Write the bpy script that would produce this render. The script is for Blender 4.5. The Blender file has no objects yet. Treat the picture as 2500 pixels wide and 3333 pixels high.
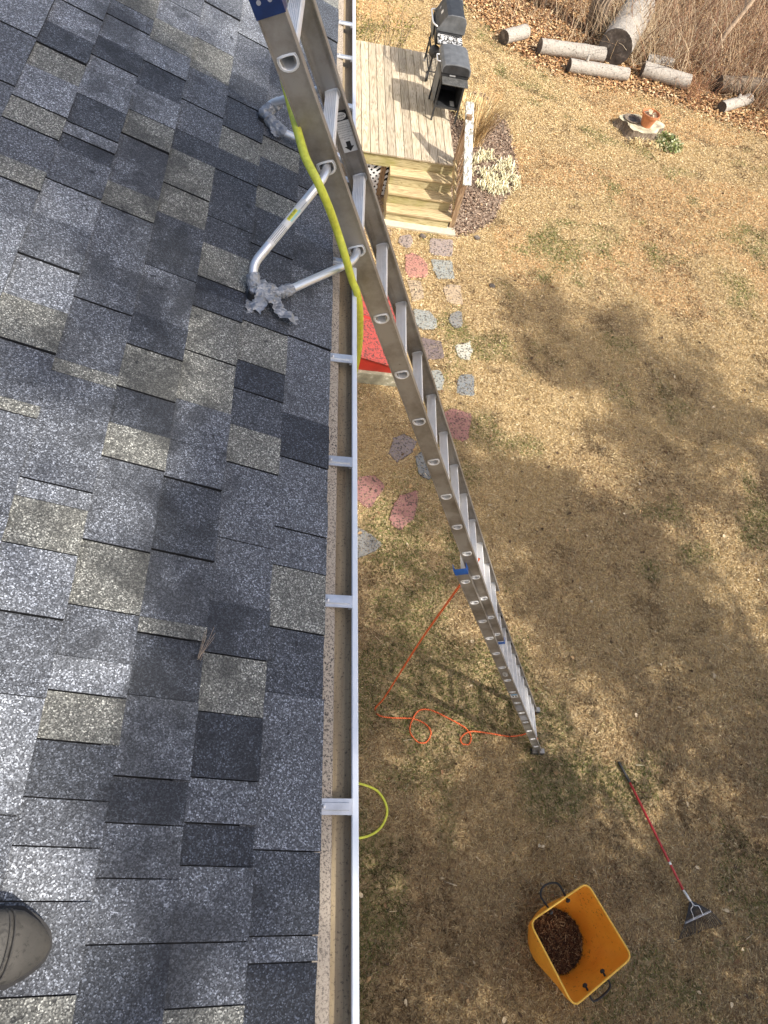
import bpy, bmesh, math, random
import numpy as np
from mathutils import Vector, Matrix, noise as mnoise
R=math.radians
random.seed(7); RNG=np.random.default_rng(11)
scene=bpy.context.scene; COL=scene.collection

# ------------------------------------------------------------------ camera, sky, sun, exposure
H=7.5
cam_d=bpy.data.cameras.new('camera'); cam=bpy.data.objects.new('camera',cam_d); COL.objects.link(cam)
cam.location=(0,0,H); cam.rotation_euler=(R(31.58),R(-10.527),R(-1.321))
cam_d.sensor_fit='VERTICAL'; cam_d.sensor_height=36; cam_d.sensor_width=27
cam_d.lens=2311/3333*36; cam_d.clip_start=.05; cam_d.clip_end=2000
scene.camera=cam
SUN=Vector((.617,-.461,.86)).normalized()
wd=bpy.data.worlds.new('World'); scene.world=wd; wd.use_nodes=True
nt=wd.node_tree; nt.nodes.clear()
sky=nt.nodes.new('ShaderNodeTexSky'); sky.sky_type='NISHITA'; sky.sun_disc=False
sky.dust_density=3.5; sky.ozone_density=.5; sky.air_density=1.0
sky.sun_elevation=math.asin(SUN.z); sky.sun_rotation=math.atan2(SUN.x,SUN.y)
bg=nt.nodes.new('ShaderNodeBackground'); bg.inputs[1].default_value=.15
wo=nt.nodes.new('ShaderNodeOutputWorld'); nt.links.new(sky.outputs[0],bg.inputs[0]); nt.links.new(bg.outputs[0],wo.inputs[0])
sl=bpy.data.lights.new('sun','SUN'); sl.energy=3.9; sl.angle=R(.53); sl.color=(1,.95,.87)
so=bpy.data.objects.new('sun',sl); COL.objects.link(so); so.rotation_euler=SUN.to_track_quat('Z','Y').to_euler(); so.location=(10,-10,30)
scene.view_settings.view_transform='Standard'; scene.view_settings.look='None'
scene.view_settings.exposure=.62; scene.view_settings.gamma=1; scene.view_settings.use_curve_mapping=False

# ------------------------------------------------------------------ helpers
class MB:
    def __init__(s): s.v=[]; s.f=[]; s.m=[]; s.mi=0
    def add(s,vs,fs):
        o=len(s.v); s.v+= [tuple(v) for v in vs]
        for f in fs: s.f.append(tuple(i+o for i in f)); s.m.append(s.mi)
    def box(s,c,d,M=None):
        x,y,z=[a/2 for a in d]
        vs=[Vector((i*x,j*y,k*z)) for i in(-1,1) for j in(-1,1) for k in(-1,1)]
        c=Vector(c)
        vs=[(M@v if M else v)+c for v in vs]
        s.add(vs,[(0,1,3,2),(4,6,7,5),(0,4,5,1),(2,3,7,6),(0,2,6,4),(1,5,7,3)])
    def bb(s,x0,x1,y0,y1,z0,z1): s.box(((x0+x1)/2,(y0+y1)/2,(z0+z1)/2),(x1-x0,y1-y0,z1-z0))
    def beam(s,a,b,w,t,up=(0,0,1)):
        a,b=Vector(a),Vector(b); d=(b-a); L=d.length; d.normalize()
        u=Vector(up); sd=d.cross(u).normalized(); u=sd.cross(d)
        M=Matrix((d,sd,u)).transposed()
        s.box((a+b)/2,(L,w,t),M)
    def tube(s,pts,r,n=10,cap=True,close=False):
        pts=[Vector(p) for p in pts]; N=len(pts)
        rs=r if hasattr(r,'__len__') else [r]*N
        o=len(s.v); pu=None
        for i,p in enumerate(pts):
            a=pts[i-1] if (i>0 or close) else p; b=pts[(i+1)%N] if (i<N-1 or close) else p
            d=(b-a).normalized()
            if pu is None: pu=d.orthogonal().normalized()
            u=(pu-d*pu.dot(d)); u=u.normalized() if u.length>1e-6 else d.orthogonal().normalized()
            pu=u; w=d.cross(u)
            for k in range(n):
                t=2*math.pi*k/n; s.v.append(tuple(p+(u*math.cos(t)+w*math.sin(t))*rs[i]))
        for i in range(N if close else N-1):
            j=(i+1)%N
            for k in range(n):
                k2=(k+1)%n; s.f.append((o+i*n+k,o+i*n+k2,o+j*n+k2,o+j*n+k)); s.m.append(s.mi)
        if cap and not close:
            s.f.append(tuple(o+k for k in range(n))[::-1]); s.m.append(s.mi)
            s.f.append(tuple(o+(N-1)*n+k for k in range(n))); s.m.append(s.mi)
    def prism(s,poly,z0,z1,inset=0,zi=None):
        n=len(poly); vs=[(x,y,z0) for x,y in poly]+[(x,y,z1) for x,y in poly]
        fs=[tuple(range(n))[::-1],tuple(range(n,2*n))]+[(i,(i+1)%n,n+(i+1)%n,n+i) for i in range(n)]
        s.add(vs,fs)
    def ext(s,prof,a,b,X,Z,close=True):
        """extrude 2d profile (x along X, z along Z) from point a to b"""
        a,b,X,Z=Vector(a),Vector(b),Vector(X),Vector(Z); n=len(prof)
        vs=[a+X*p[0]+Z*p[1] for p in prof]+[b+X*p[0]+Z*p[1] for p in prof]
        fs=[(i,(i+1)%n,n+(i+1)%n,n+i) for i in range(n if close else n-1)]
        if close: fs+=[tuple(range(n))[::-1],tuple(range(n,2*n))]
        s.add(vs,fs)
    def lathe(s,prof,c=(0,0,0),n=24,M=None,capb=True,capt=False):
        c=Vector(c); vs=[]
        for r,z in prof:
            for k in range(n):
                t=2*math.pi*k/n; v=Vector((r*math.cos(t),r*math.sin(t),z)); vs.append((M@v if M else v)+c)
        fs=[]
        for i in range(len(prof)-1):
            for k in range(n): fs.append((i*n+k,i*n+(k+1)%n,(i+1)*n+(k+1)%n,(i+1)*n+k))
        if capb: fs.append(tuple(range(n))[::-1])
        if capt: fs.append(tuple((len(prof)-1)*n+k for k in range(n)))
        s.add(vs,fs)
    def build(s,name,mats,parent=None,smooth=False,bevel=0,sub=0):
        me=bpy.data.meshes.new(name); me.from_pydata(s.v,[],s.f); 
        bm=bmesh.new(); bm.from_mesh(me); bmesh.ops.recalc_face_normals(bm,faces=bm.faces); bm.to_mesh(me); bm.free()
        o=bpy.data.objects.new(name,me); COL.objects.link(o)
        if not isinstance(mats,(list,tuple)): mats=[mats]
        for m in mats: me.materials.append(m)
        if len(mats)>1: me.polygons.foreach_set('material_index',s.m)
        if smooth: me.polygons.foreach_set('use_smooth',[True]*len(me.polygons))
        if parent: o.parent=parent
        if bevel:
            b=o.modifiers.new('bevel','BEVEL'); b.width=bevel; b.segments=2; b.limit_method='ANGLE'; b.angle_limit=R(40)
        if sub:
            b=o.modifiers.new('sub','SUBSURF'); b.levels=sub; b.render_levels=sub
        return o
def tag(o,label=None,cat=None,group=None,kind=None):
    if label: o['label']=label
    if cat: o['category']=cat
    if group: o['group']=group
    if kind: o['kind']=kind
    return o
def thing(name,label,cat,group=None,loc=(0,0,0)):
    o=bpy.data.objects.new(name,None); COL.objects.link(o); o.location=loc; o.empty_display_size=.1
    return tag(o,label,cat,group)
def one(mb,name,mat,label,cat,group=None,**k):
    return tag(mb.build(name,mat,None,**k),label,cat,group)
def keep(o,p):
    """parent o to an empty that is not at the origin, keeping o's world place"""
    o.parent=p; o.matrix_parent_inverse=Matrix.Translation(p.location).inverted(); return o
def spline(pts,per=8,closed=False):
    pts=[Vector(p) for p in pts]; out=[]; n=len(pts)
    for i in range(n-1):
        p0=pts[max(i-1,0)];p1=pts[i];p2=pts[i+1];p3=pts[min(i+2,n-1)]
        for k in range(per):
            t=k/per; out.append(.5*((2*p1)+(p2-p0)*t+(2*p0-5*p1+4*p2-p3)*t*t+(3*p1-p0-3*p2+p3)*t**3))
    out.append(pts[-1]); return out
def round_path(pts,rad,seg=6):
    pts=[Vector(p) for p in pts]; out=[pts[0]]
    for i in range(1,len(pts)-1):
        a,b,c=pts[i-1],pts[i],pts[i+1]; r=min(rad,(a-b).length*.45,(c-b).length*.45)
        p=b+(a-b).normalized()*r; q=b+(c-b).normalized()*r
        for k in range(seg+1):
            t=k/seg; out.append(p*(1-t)**2+b*2*t*(1-t)+q*t*t)
    out.append(pts[-1]); return out
def text(s,size,origin,X,Y,mat,parent,off=.0,name='lettering',align='CENTER'):
    cu=bpy.data.curves.new(name,'FONT'); cu.body=s; cu.size=size; cu.align_x=align; cu.align_y='CENTER'; cu.resolution_u=2
    t=bpy.data.objects.new(name,cu); COL.objects.link(t)
    me=bpy.data.meshes.new_from_object(t.evaluated_get(bpy.context.evaluated_depsgraph_get()))
    bpy.data.objects.remove(t); bpy.data.curves.remove(cu)
    X=Vector(X).normalized(); Y=Vector(Y); Y=(Y-X*Y.dot(X)).normalized(); Z=X.cross(Y)
    M=Matrix((X,Y,Z)).transposed().to_4x4(); M.translation=Vector(origin)+Z*off
    me.transform(M); me.materials.clear(); me.materials.append(mat); me.name=name
    o=bpy.data.objects.new(name,me); COL.objects.link(o); o.parent=parent
    return o

# ------------------------------------------------------------------ materials
class NT:
    def __init__(s,name):
        s.m=bpy.data.materials.new(name); s.m.use_nodes=True; s.t=s.m.node_tree; s.t.nodes.clear()
        s.out=s.n('ShaderNodeOutputMaterial'); s.b=s.n('ShaderNodeBsdfPrincipled'); s.l(s.b.outputs[0],s.out.inputs[0])
        s.pos=s.n('ShaderNodeNewGeometry').outputs['Position']
    def n(s,t,**k):
        x=s.t.nodes.new(t)
        for a,b in k.items(): setattr(x,a,b)
        return x
    def l(s,a,b): s.t.links.new(a,b)
    def scale(s,v,sc,rot=None,loc=None):
        m=s.n('ShaderNodeMapping'); m.inputs['Scale'].default_value=sc
        if rot: m.inputs['Rotation'].default_value=rot
        if loc: m.inputs['Location'].default_value=loc
        s.l(v,m.inputs[0]); return m.outputs[0]
    def noise(s,sc,det=4,rough=.55,v=None,dist=0):
        x=s.n('ShaderNodeTexNoise'); x.inputs['Scale'].default_value=sc; x.inputs['Detail'].default_value=det; x.inputs['Roughness'].default_value=rough; x.inputs['Distortion'].default_value=dist
        s.l(v or s.pos,x.inputs['Vector']); return x.outputs['Fac']
    def vor(s,sc,v=None,out='Color'):
        x=s.n('ShaderNodeTexVoronoi'); x.inputs['Scale'].default_value=sc; s.l(v or s.pos,x.inputs['Vector']); return x.outputs[out]
    def ramp(s,f,stops,interp='LINEAR'):
        x=s.n('ShaderNodeValToRGB'); x.color_ramp.interpolation=interp; e=x.color_ramp.elements
        while len(e)<len(stops): e.new(.5)
        for i,(p,c) in enumerate(stops):
            e[i].position=p; e[i].color=(c,c,c,1) if not hasattr(c,'__len__') else (*c,1)
        s.l(f,x.inputs[0]); return x.outputs[0]
    def mix(s,f,a,b,mode='MIX'):
        x=s.n('ShaderNodeMix',data_type='RGBA',blend_type=mode)
        for i,v in ((0,f),(6,a),(7,b)):
            if hasattr(v,'is_linked'): s.l(v,x.inputs[i])
            elif i==0: x.inputs[0].default_value=v
            else: x.inputs[i].default_value=(*v,1)
        return x.outputs[2]
    def math(s,op,a,b=0.,c=None,clamp=False):
        x=s.n('ShaderNodeMath',operation=op); x.use_clamp=clamp
        for i,v in enumerate((a,b) if c is None else (a,b,c)):
            if hasattr(v,'is_linked'): s.l(v,x.inputs[i])
            else: x.inputs[i].default_value=v
        return x.outputs[0]
    def bump(s,h,st=.3,d=.01):
        x=s.n('ShaderNodeBump'); x.inputs['Strength'].default_value=st; x.inputs['Distance'].default_value=d; s.l(h,x.inputs['Height']); s.l(x.outputs[0],s.b.inputs['Normal'])
    def done(s,col=None,rough=.8,metal=0,spec=None):
        def put(nm,v):
            if v is None: return
            if hasattr(v,'is_linked'): s.l(v,s.b.inputs[nm])
            else: s.b.inputs[nm].default_value=(*v,1) if hasattr(v,'__len__') else v
        put('Base Color',col); put('Roughness',rough); put('Metallic',metal); put('Specular IOR Level',spec)
        return s.m
def plain(name,c,rough=.7,metal=0,var=.25,sc=12,bump=0,bsc=80,spec=None,dirt=None,dsc=60,dth=.62):
    t=NT(name); f=t.noise(sc,5); d=tuple(x*(1-var) for x in c); h=tuple(min(1,x*(1+var)) for x in c)
    col=t.ramp(f,[(.3,d),(.7,h)])
    if dirt is not None:
        k=t.ramp(t.noise(dsc,6,.7),[(dth,0),(dth+.06,1)]); col=t.mix(k,col,dirt)
    if bump: t.bump(t.noise(bsc,5),bump,.005)
    return t.done(col,rough,metal,spec)
MAT={}
def granule(name,m):
    """asphalt shingle: 2-3 mm mineral granules of mixed tones round a mean, with dark algae stains of their own shape"""
    t=NT(name); cols=[tuple(x*k for x in m) for k in (.4,.75,1.1,2.0,4.0)]
    v=t.vor(400); sep=t.n('ShaderNodeSeparateColor'); t.l(v,sep.inputs[0])
    big=t.noise(11,5,.6); st=t.noise(7,8,.74,dist=.5)
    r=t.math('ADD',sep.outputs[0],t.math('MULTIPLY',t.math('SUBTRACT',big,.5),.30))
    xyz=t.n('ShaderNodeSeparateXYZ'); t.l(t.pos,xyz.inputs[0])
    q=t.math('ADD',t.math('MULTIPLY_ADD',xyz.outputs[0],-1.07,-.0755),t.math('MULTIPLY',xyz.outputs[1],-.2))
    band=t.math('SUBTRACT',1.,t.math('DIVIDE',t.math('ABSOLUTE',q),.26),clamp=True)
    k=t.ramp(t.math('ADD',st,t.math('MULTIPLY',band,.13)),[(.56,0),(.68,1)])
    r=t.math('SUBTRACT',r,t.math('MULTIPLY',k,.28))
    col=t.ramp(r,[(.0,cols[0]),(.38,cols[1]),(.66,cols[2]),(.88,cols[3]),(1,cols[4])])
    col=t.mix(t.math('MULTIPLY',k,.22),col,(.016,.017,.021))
    spot=t.ramp(t.noise(26,3,.6),[(.68,0),(.72,1)])
    col=t.mix(t.math('MULTIPLY',spot,.75),col,(.014,.015,.018))
    t.bump(t.vor(400,out='Distance'),.6,.0022)
    return t.done(col,.7,0,.4)
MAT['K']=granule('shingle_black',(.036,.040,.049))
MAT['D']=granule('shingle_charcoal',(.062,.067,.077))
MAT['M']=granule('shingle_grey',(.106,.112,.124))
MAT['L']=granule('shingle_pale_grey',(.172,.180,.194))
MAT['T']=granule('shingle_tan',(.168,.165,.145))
MAT['edge']=plain('black_asphalt_edge_shade',(.008,.008,.009),.8,0,.3,40)  # asphalt black; also paints the shade line along each butt edge

def wood(name,c0,c1,c2,axis='Y',green=.0,sc=1.):
    t=NT(name); rnd=t.n('ShaderNodeObjectInfo').outputs['Random']
    off=t.n('ShaderNodeCombineXYZ'); 
    for i in range(3): t.l(t.math('MULTIPLY',rnd,37.+11*i),off.inputs[i])
    va=t.n('ShaderNodeVectorMath',operation='ADD'); t.l(t.pos,va.inputs[0]); t.l(off.outputs[0],va.inputs[1])
    s={'Y':(14,.9,14),'X':(.9,14,14),'Z':(14,14,.9)}[axis]
    v=t.scale(va.outputs[0],tuple(a*sc for a in s))
    w=t.noise(1.,3,.5,v,dist=.6)
    rings=t.math('FRACT',t.math('MULTIPLY',w,9.)); rings=t.math('PINGPONG',t.math('MULTIPLY',w,9.),.5)
    col=t.ramp(rings,[(.0,c0),(.22,c1),(.5,c2)])
    fine=t.noise(6,6,.7,v); col=t.mix(t.math('MULTIPLY',fine,.35),col,c0)
    tone=t.math('MULTIPLY_ADD',rnd,.35,.8)
    hsv=t.n('ShaderNodeHueSaturation'); t.l(col,hsv.inputs['Color']); t.l(tone,hsv.inputs['Value']); col=hsv.outputs[0]
    bl=t.ramp(t.noise(3.5,5,.6),[(.6,0),(.75,1)]); col=t.mix(t.math('MULTIPLY',bl,.35),col,(.16,.13,.10))
    if green:
        g=t.ramp(t.noise(2.1,5,.65),[(.48,0),(.68,green)]); col=t.mix(g,col,(.25,.24,.035))
    t.bump(rings,.25,.002)
    return t.done(col,.82)
MAT['deck']=wood('weathered_deck_wood',(.27,.21,.145),(.50,.425,.31),(.60,.52,.39),'Y',.12)
MAT['step']=wood('weathered_step_wood',(.24,.17,.085),(.50,.39,.22),(.60,.48,.28),'X',.14)
MAT['fascia']=wood('mossy_fascia_wood',(.26,.21,.10),(.47,.40,.22),(.56,.48,.28),'X',.5)
MAT['post']=wood('brown_post_wood',(.13,.075,.04),(.30,.19,.11),(.40,.28,.17),'Z',.15)
t=NT('flaking_white_rail_paint'); k=t.ramp(t.noise(30,6,.7,t.scale(t.pos,(1.,.25,.6))),[(.47,0),(.56,1)])
MAT['whiterail']=t.done(t.mix(k,(.62,.62,.57),(.20,.19,.16)),.8)

def alu(name,c=(.50,.48,.45),dirt=(.16,.125,.09),amt=.5,rough=.42,metal=.72):
    t=NT(name); v=t.scale(t.pos,(3,3,3)); n=t.noise(2.2,6,.65,v); 
    col=t.mix(t.math('MULTIPLY',t.ramp(n,[(.42,0),(.7,1)]),amt),c,dirt)
    sp=t.ramp(t.noise(70,4,.7),[(.68,0),(.73,1)]); m2=t.ramp(t.noise(5,3),[(.5,0),(.62,1)])
    col=t.mix(t.math('MULTIPLY',sp,m2),col,(.035,.028,.022))
    rg=t.math('MULTIPLY_ADD',t.noise(9,5),.25,rough-.1)
    return t.done(col,rg,metal)
MAT['rail']=alu('ladder_rail_aluminium',(.40,.375,.34),(.17,.14,.105),.75,.5)
MAT['rung']=alu('ladder_rung_aluminium',(.86,.855,.84),(.5,.47,.43),.35,.5,.35)
MAT['tube']=alu('stabilizer_tube_aluminium',(.80,.81,.82),(.5,.5,.5),.3,.36)
MAT['hanger']=alu('hanger_aluminium',(.78,.78,.78),(.22,.20,.18),.55,.4)
t=NT('duct_tape'); MAT['tape']=t.done(t.ramp(t.noise(40,4),[(.35,(.24,.25,.265)),(.7,(.46,.47,.49))]),.45,.35)
t.bump(t.vor(70,t.scale(t.pos,(1,1.7,1)),'Distance'),.9,.006)
MAT['white']=plain('white_gutter_paint',(.80,.82,.84),.35,0,.04,5,dirt=(.35,.33,.30),dsc=38,dth=.735)
t=NT('gutter_inside_grime'); k=t.ramp(t.noise(150,5,.7),[(.56,0),(.64,1)]); k2=t.ramp(t.noise(3,4,.6,t.scale(t.pos,(14,1,3))),[(.35,0),(.7,1)])
col=t.mix(t.math('MULTIPLY',k2,.75),(.48,.37,.22),(.19,.13,.075)); MAT['gutter_in']=t.done(t.mix(t.math('MULTIPLY',k,t.math('MULTIPLY_ADD',k2,.4,.5)),col,(.05,.038,.028)),.75)
t=NT('drip_edge_grime'); k=t.ramp(t.noise(190,5,.75),[(.50,0),(.575,1)]); k2=t.ramp(t.noise(2.2,4),[(.3,.5),(.65,1)])
MAT['drip']=t.done(t.mix(t.math('MULTIPLY',k,k2),(.46,.38,.29),(.035,.027,.022)),.7)
MAT['gap_dark']=plain('dark_gap_shade',(.05,.022,.012),.7)
t=NT('yellow_green_hose'); v=t.noise(60,4); k=t.ramp(t.noise(18,5,.7),[(.55,0),(.75,.7)])
MAT['hose']=t.done(t.mix(k,t.ramp(v,[(.3,(.58,.60,.05)),(.7,(.74,.76,.10))]),(.38,.33,.05)),.5)
t=NT('orange_rope'); w=t.n('ShaderNodeTexWave'); w.inputs['Scale'].default_value=26; w.bands_direction='DIAGONAL'; t.l(t.pos,w.inputs['Vector'])
MAT['rope']=t.done(t.ramp(w.outputs['Fac'],[(.1,(.35,.045,.012)),(.4,(.85,.13,.03)),(.9,(.95,.22,.06))]),.7)
MAT['blue']=plain('blue_plastic',(.015,.11,.42),.45,0,.15,20)
MAT['navy']=plain('navy_plastic_cap',(.008,.028,.11),.4,0,.2,30)
MAT['black']=plain('black_plastic',(.014,.014,.015),.5,0,.3)
MAT['rubber']=plain('black_rubber',(.02,.02,.02),.8,0,.3)
MAT['greydot']=plain('grey_rivet',(.32,.32,.34),.5)
MAT['label']=plain('white_label',(.70,.69,.66),.5,0,.08,40,dirt=(.4,.38,.35),dth=.66)
MAT['ink']=plain('black_ink',(.012,.012,.013),.6,0,.1)
MAT['yellowlabel']=plain('yellow_label',(.75,.70,.06),.5,0,.05)
MAT['greenlabel']=plain('green_label',(.35,.58,.55),.5,0,.05)
MAT['bluelabel']=plain('blue_label',(.10,.28,.48),.5,0,.1)
t=NT('orange_yellow_tub_plastic'); k=t.ramp(t.noise(34,7,.75),[(.57,0),(.63,1)]); k2=t.ramp(t.noise(4,4),[(.45,0),(.6,1)])
c=t.ramp(t.noise(6,5),[(.3,(.80,.30,.025)),(.7,(.90,.40,.04))]); t.b.inputs['Subsurface Weight'].default_value=.12; t.b.inputs['Subsurface Radius'].default_value=(.05,.02,.005)
MAT['tub']=t.done(t.mix(t.math('MULTIPLY',k,t.math('MULTIPLY_ADD',k2,.7,.15)),c,(.06,.03,.012)),.48)
MAT['tubrim']=plain('tub_rim_plastic',(.88,.50,.07),.5,0,.1,20,dirt=(.25,.13,.03),dsc=70,dth=.64)
MAT['red_handle']=plain('red_rake_handle',(.40,.025,.03),.38,0,.12,30)
MAT['darktine']=plain('dark_tine_metal',(.05,.047,.045),.45,.4,.3,60)
MAT['zinc']=plain('zinc_metal',(.66,.66,.66),.35,.6,.15,30)
MAT['grillblack']=plain('grill_black_enamel',(.028,.029,.031),.5,0,.4,9,.15,120,dirt=(.10,.10,.10),dsc=46,dth=.66)
MAT['grillgrey']=plain('grill_grey_panel',(.12,.125,.13),.55,.1,.25,9,dirt=(.25,.25,.24),dsc=40,dth=.68)
MAT['grillshelf']=plain('grill_faded_shelf',(.075,.075,.072),.6,.1,.4,16,dirt=(.30,.29,.27),dsc=55,dth=.60)
t=NT('mottled_control_panel'); k=t.ramp(t.noise(28,5,.6),[(.5,0),(.54,1)]); MAT['panel']=t.done(t.mix(k,(.03,.03,.03),(.62,.62,.62)),.5)
MAT['concrete']=plain('pale_concrete',(.52,.47,.36),.9,0,.15,14,.4,90,dirt=(.10,.08,.05),dsc=52,dth=.665)
MAT['mossconcrete']=plain('mossy_concrete',(.33,.31,.22),.9,0,.4,9,.4,60,dirt=(.60,.56,.46),dsc=9,dth=.56)
t=NT('red_bulkhead_paint'); k=t.ramp(t.noise(30,6,.72),[(.50,0),(.56,1)]); k2=t.ramp(t.noise(90,4,.7),[(.52,0),(.58,1)])
MAT['bulk']=t.done(t.mix(t.math('MAXIMUM',k,t.math('MULTIPLY',k2,.6)),(.40,.06,.045),(.075,.03,.024)),.65)
MAT['bulkside']=plain('red_bulkhead_side_paint',(.36,.025,.015),.5,0,.12,8)
def stone(name,c):
    t=NT(name); k=t.ramp(t.noise(34,6,.7),[(.52,0),(.58,1)]); k3=t.ramp(t.noise(70,4),[(.54,0),(.62,1)]); n=t.noise(5,5)
    a=t.mix(n,tuple(x*.75 for x in c),tuple(min(1,x*1.25) for x in c)); a=t.mix(t.math('MULTIPLY',k3,.8),a,(.30,.22,.12))
    t.bump(t.noise(60,5),.4,.006); return t.done(t.mix(t.math('MULTIPLY',k,.9),a,(.045,.035,.028)),.9)
SC={'mauve':(.31,.25,.225),'red':(.42,.19,.15),'blue':(.27,.285,.265),'tan':(.41,.31,.205),'plum':(.15,.115,.115),'pale':(.48,.47,.39),'slate':(.18,.195,.20),'wine':(.29,.135,.12),'violet':(.195,.165,.165),'grey':(.20,.20,.19)}
for k_,c_ in SC.items(): MAT['st_'+k_]=stone('stepping_stone_'+k_,c_)
t=NT('birch_bark'); v=t.noise(9,7,.7,dist=1.2); k=t.ramp(t.noise(30,6,.75,dist=.8),[(.47,0),(.60,1)]); k1=t.ramp(v,[(.45,.15),(.6,1)]); MAT['bark']=t.done(t.mix(t.math('MULTIPLY',k,k1),(.42,.38,.325),(.12,.10,.08)),.95); t.bump(v,.8,.03)
t=NT('brown_bark'); v=t.noise(8,7,.7,t.scale(t.pos,(1.6,1.6,.4)),dist=1.2); MAT['bark2']=t.done(t.ramp(v,[(.35,(.09,.065,.045)),(.65,(.30,.235,.17))]),.95); t.bump(v,.9,.04)
MAT['sapbark']=plain('pale_sapling_bark',(.42,.31,.21),.9,0,.25,8)
t=NT('dark_cut_wood'); v=t.noise(5,6,.7); MAT['cut']=t.done(t.ramp(v,[(.3,(.035,.028,.023)),(.55,(.105,.085,.07)),(.75,(.30,.26,.22))]),.9)
MAT['cutpale']=plain('pale_cut_wood',(.50,.38,.22),.9,0,.3,10)
MAT['stumptop']=plain('stump_top_wood',(.50,.44,.30),.9,0,.45,7)
MAT['terracotta']=plain('terracotta',(.52,.20,.085),.8,0,.15,10)
MAT['potsoil']=plain('pot_soil',(.20,.12,.07),.95,0,.5,40,.5,60)
MAT['leafdry']=plain('dry_strap_leaf',(.60,.50,.33),.9)
t=NT('boot_leather'); k=t.ramp(t.noise(60,6,.7,dist=.7),[(.53,0),(.6,1)]); k2=t.ramp(t.noise(14,4),[(.4,0),(.6,1)])
MAT['boot']=t.done(t.mix(t.math('MULTIPLY',k,t.math('MULTIPLY_ADD',k2,.7,.25)),t.ramp(t.noise(10,5),[(.3,(.042,.039,.034)),(.7,(.085,.077,.066))]),(.02,.018,.016)),.75); t.bump(t.noise(45,5,.6,dist=.5),.35,.004)
MAT['sole']=plain('boot_sole_rubber',(.03,.028,.027),.8,0,.4,40)
MAT['cloth']=plain('dark_work_cloth',(.06,.065,.08),.95,0,.2,30)
MAT['siding']=plain('pale_clapboard',(.62,.60,.55),.6,0,.05,6)
MAT['trim']=plain('white_trim_paint',(.75,.75,.73),.5,0,.04,6)
MAT['lattice']=plain('white_lattice',(.72,.73,.74),.5,0,.06,20)
MAT['void']=plain('dark_crawlspace_floor',(.02,.017,.014),.95)  # near-black sheet under the deck boards
def attr(name,rough=.9,trans=0.):
    t=NT(name); a=t.n('ShaderNodeAttribute'); a.attribute_name='Col'
    return t.done(a.outputs['Color'],rough,0,.25)
MAT['blade']=attr('dry_grass_blades'); MAT['leaf']=attr('fallen_leaves'); MAT['stem']=attr('brush_stems'); MAT['needle']=attr('pine_needles')
t=NT('lawn_soil'); a=t.noise(1.3,6,.6); b=t.noise(60,6,.75); c=t.mix(t.ramp(a,[(.35,0),(.65,1)]),(.38,.26,.13),(.26,.17,.09))
c=t.mix(t.ramp(b,[(.42,0),(.62,1)]),c,(.55,.42,.22)); c=t.mix(t.ramp(t.noise(95,5,.7),[(.6,0),(.68,.8)]),c,(.05,.035,.022)); MAT['lawn']=t.done(c,.95); t.bump(b,.7,.03)
t=NT('bark_mulch'); v=t.vor(70); s_=t.n('ShaderNodeSeparateColor'); t.l(v,s_.inputs[0]); MAT['mulch']=t.done(t.ramp(s_.outputs[0],[(0,(.15,.10,.07)),(.5,(.31,.22,.155)),(.9,(.44,.33,.24)),(1,(.58,.46,.34))]),.95); t.bump(t.vor(70,out='Distance'),.9,.02)
t=NT('leaf_mould'); b=t.noise(14,6,.7); MAT['mould']=t.done(t.ramp(b,[(.3,(.10,.055,.028)),(.6,(.30,.17,.08)),(.75,(.42,.27,.13))]),.95); t.bump(b,.8,.06)

# ------------------------------------------------------------------ numpy soup meshes
def vnoise(x,y,sc,seed=0):
    x=np.asarray(x)*sc+seed*17.3; y=np.asarray(y)*sc+seed*9.1
    xi=np.floor(x).astype(int); yi=np.floor(y).astype(int); fx=x-xi; fy=y-yi; fx=fx*fx*(3-2*fx); fy=fy*fy*(3-2*fy)
    h=lambda i,j:(np.sin(i*127.1+j*311.7+seed*74.7)*43758.5453)%1.
    return (h(xi,yi)*(1-fx)+h(xi+1,yi)*fx)*(1-fy)+(h(xi,yi+1)*(1-fx)+h(xi+1,yi+1)*fx)*fy
def soup(name,V,nper,C,mat,faces=None,parent=None):
    """V (N,nper,3) polygons of nper corners (or with a face list per element), C (N,3) colour"""
    N=V.shape[0]; me=bpy.data.meshes.new(name); vv=V.reshape(-1,3).astype(np.float32)
    if faces is None: faces=[tuple(range(nper))]
    idx=np.concatenate([(np.arange(N)[:,None]*nper+np.array(f)[None]).reshape(N,-1) for f in faces],axis=1)
    lens=[len(f) for f in faces]
    me.vertices.add(len(vv)); me.vertices.foreach_set('co',vv.ravel())
    me.loops.add(idx.size); me.loops.foreach_set('vertex_index',idx.ravel().astype(np.int32))
    ls=np.cumsum([0]+lens[:-1]); starts=(np.arange(N)[:,None]*sum(lens)+np.array(ls)[None]).ravel()
    me.polygons.add(len(starts)); me.polygons.foreach_set('loop_start',starts.astype(np.int32))
    me.polygons.foreach_set('loop_total',np.tile(lens,N).astype(np.int32))
    a=me.color_attributes.new('Col','FLOAT_COLOR','POINT')
    cc=np.ones((N,nper,4),np.float32); cc[:,:,:3]=C[:,None,:]; a.data.foreach_set('color',cc.ravel())
    me.update(); me.validate(); me.materials.append(mat)
    o=bpy.data.objects.new(name,me); COL.objects.link(o)
    if parent: o.parent=parent
    return o
def pick(N,pal,wts,var=.25):
    pal=np.array(pal); i=RNG.choice(len(pal),N,p=np.array(wts)/sum(wts)); return pal[i]*(RNG.uniform(1-var,1+var,(N,1)))
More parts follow.
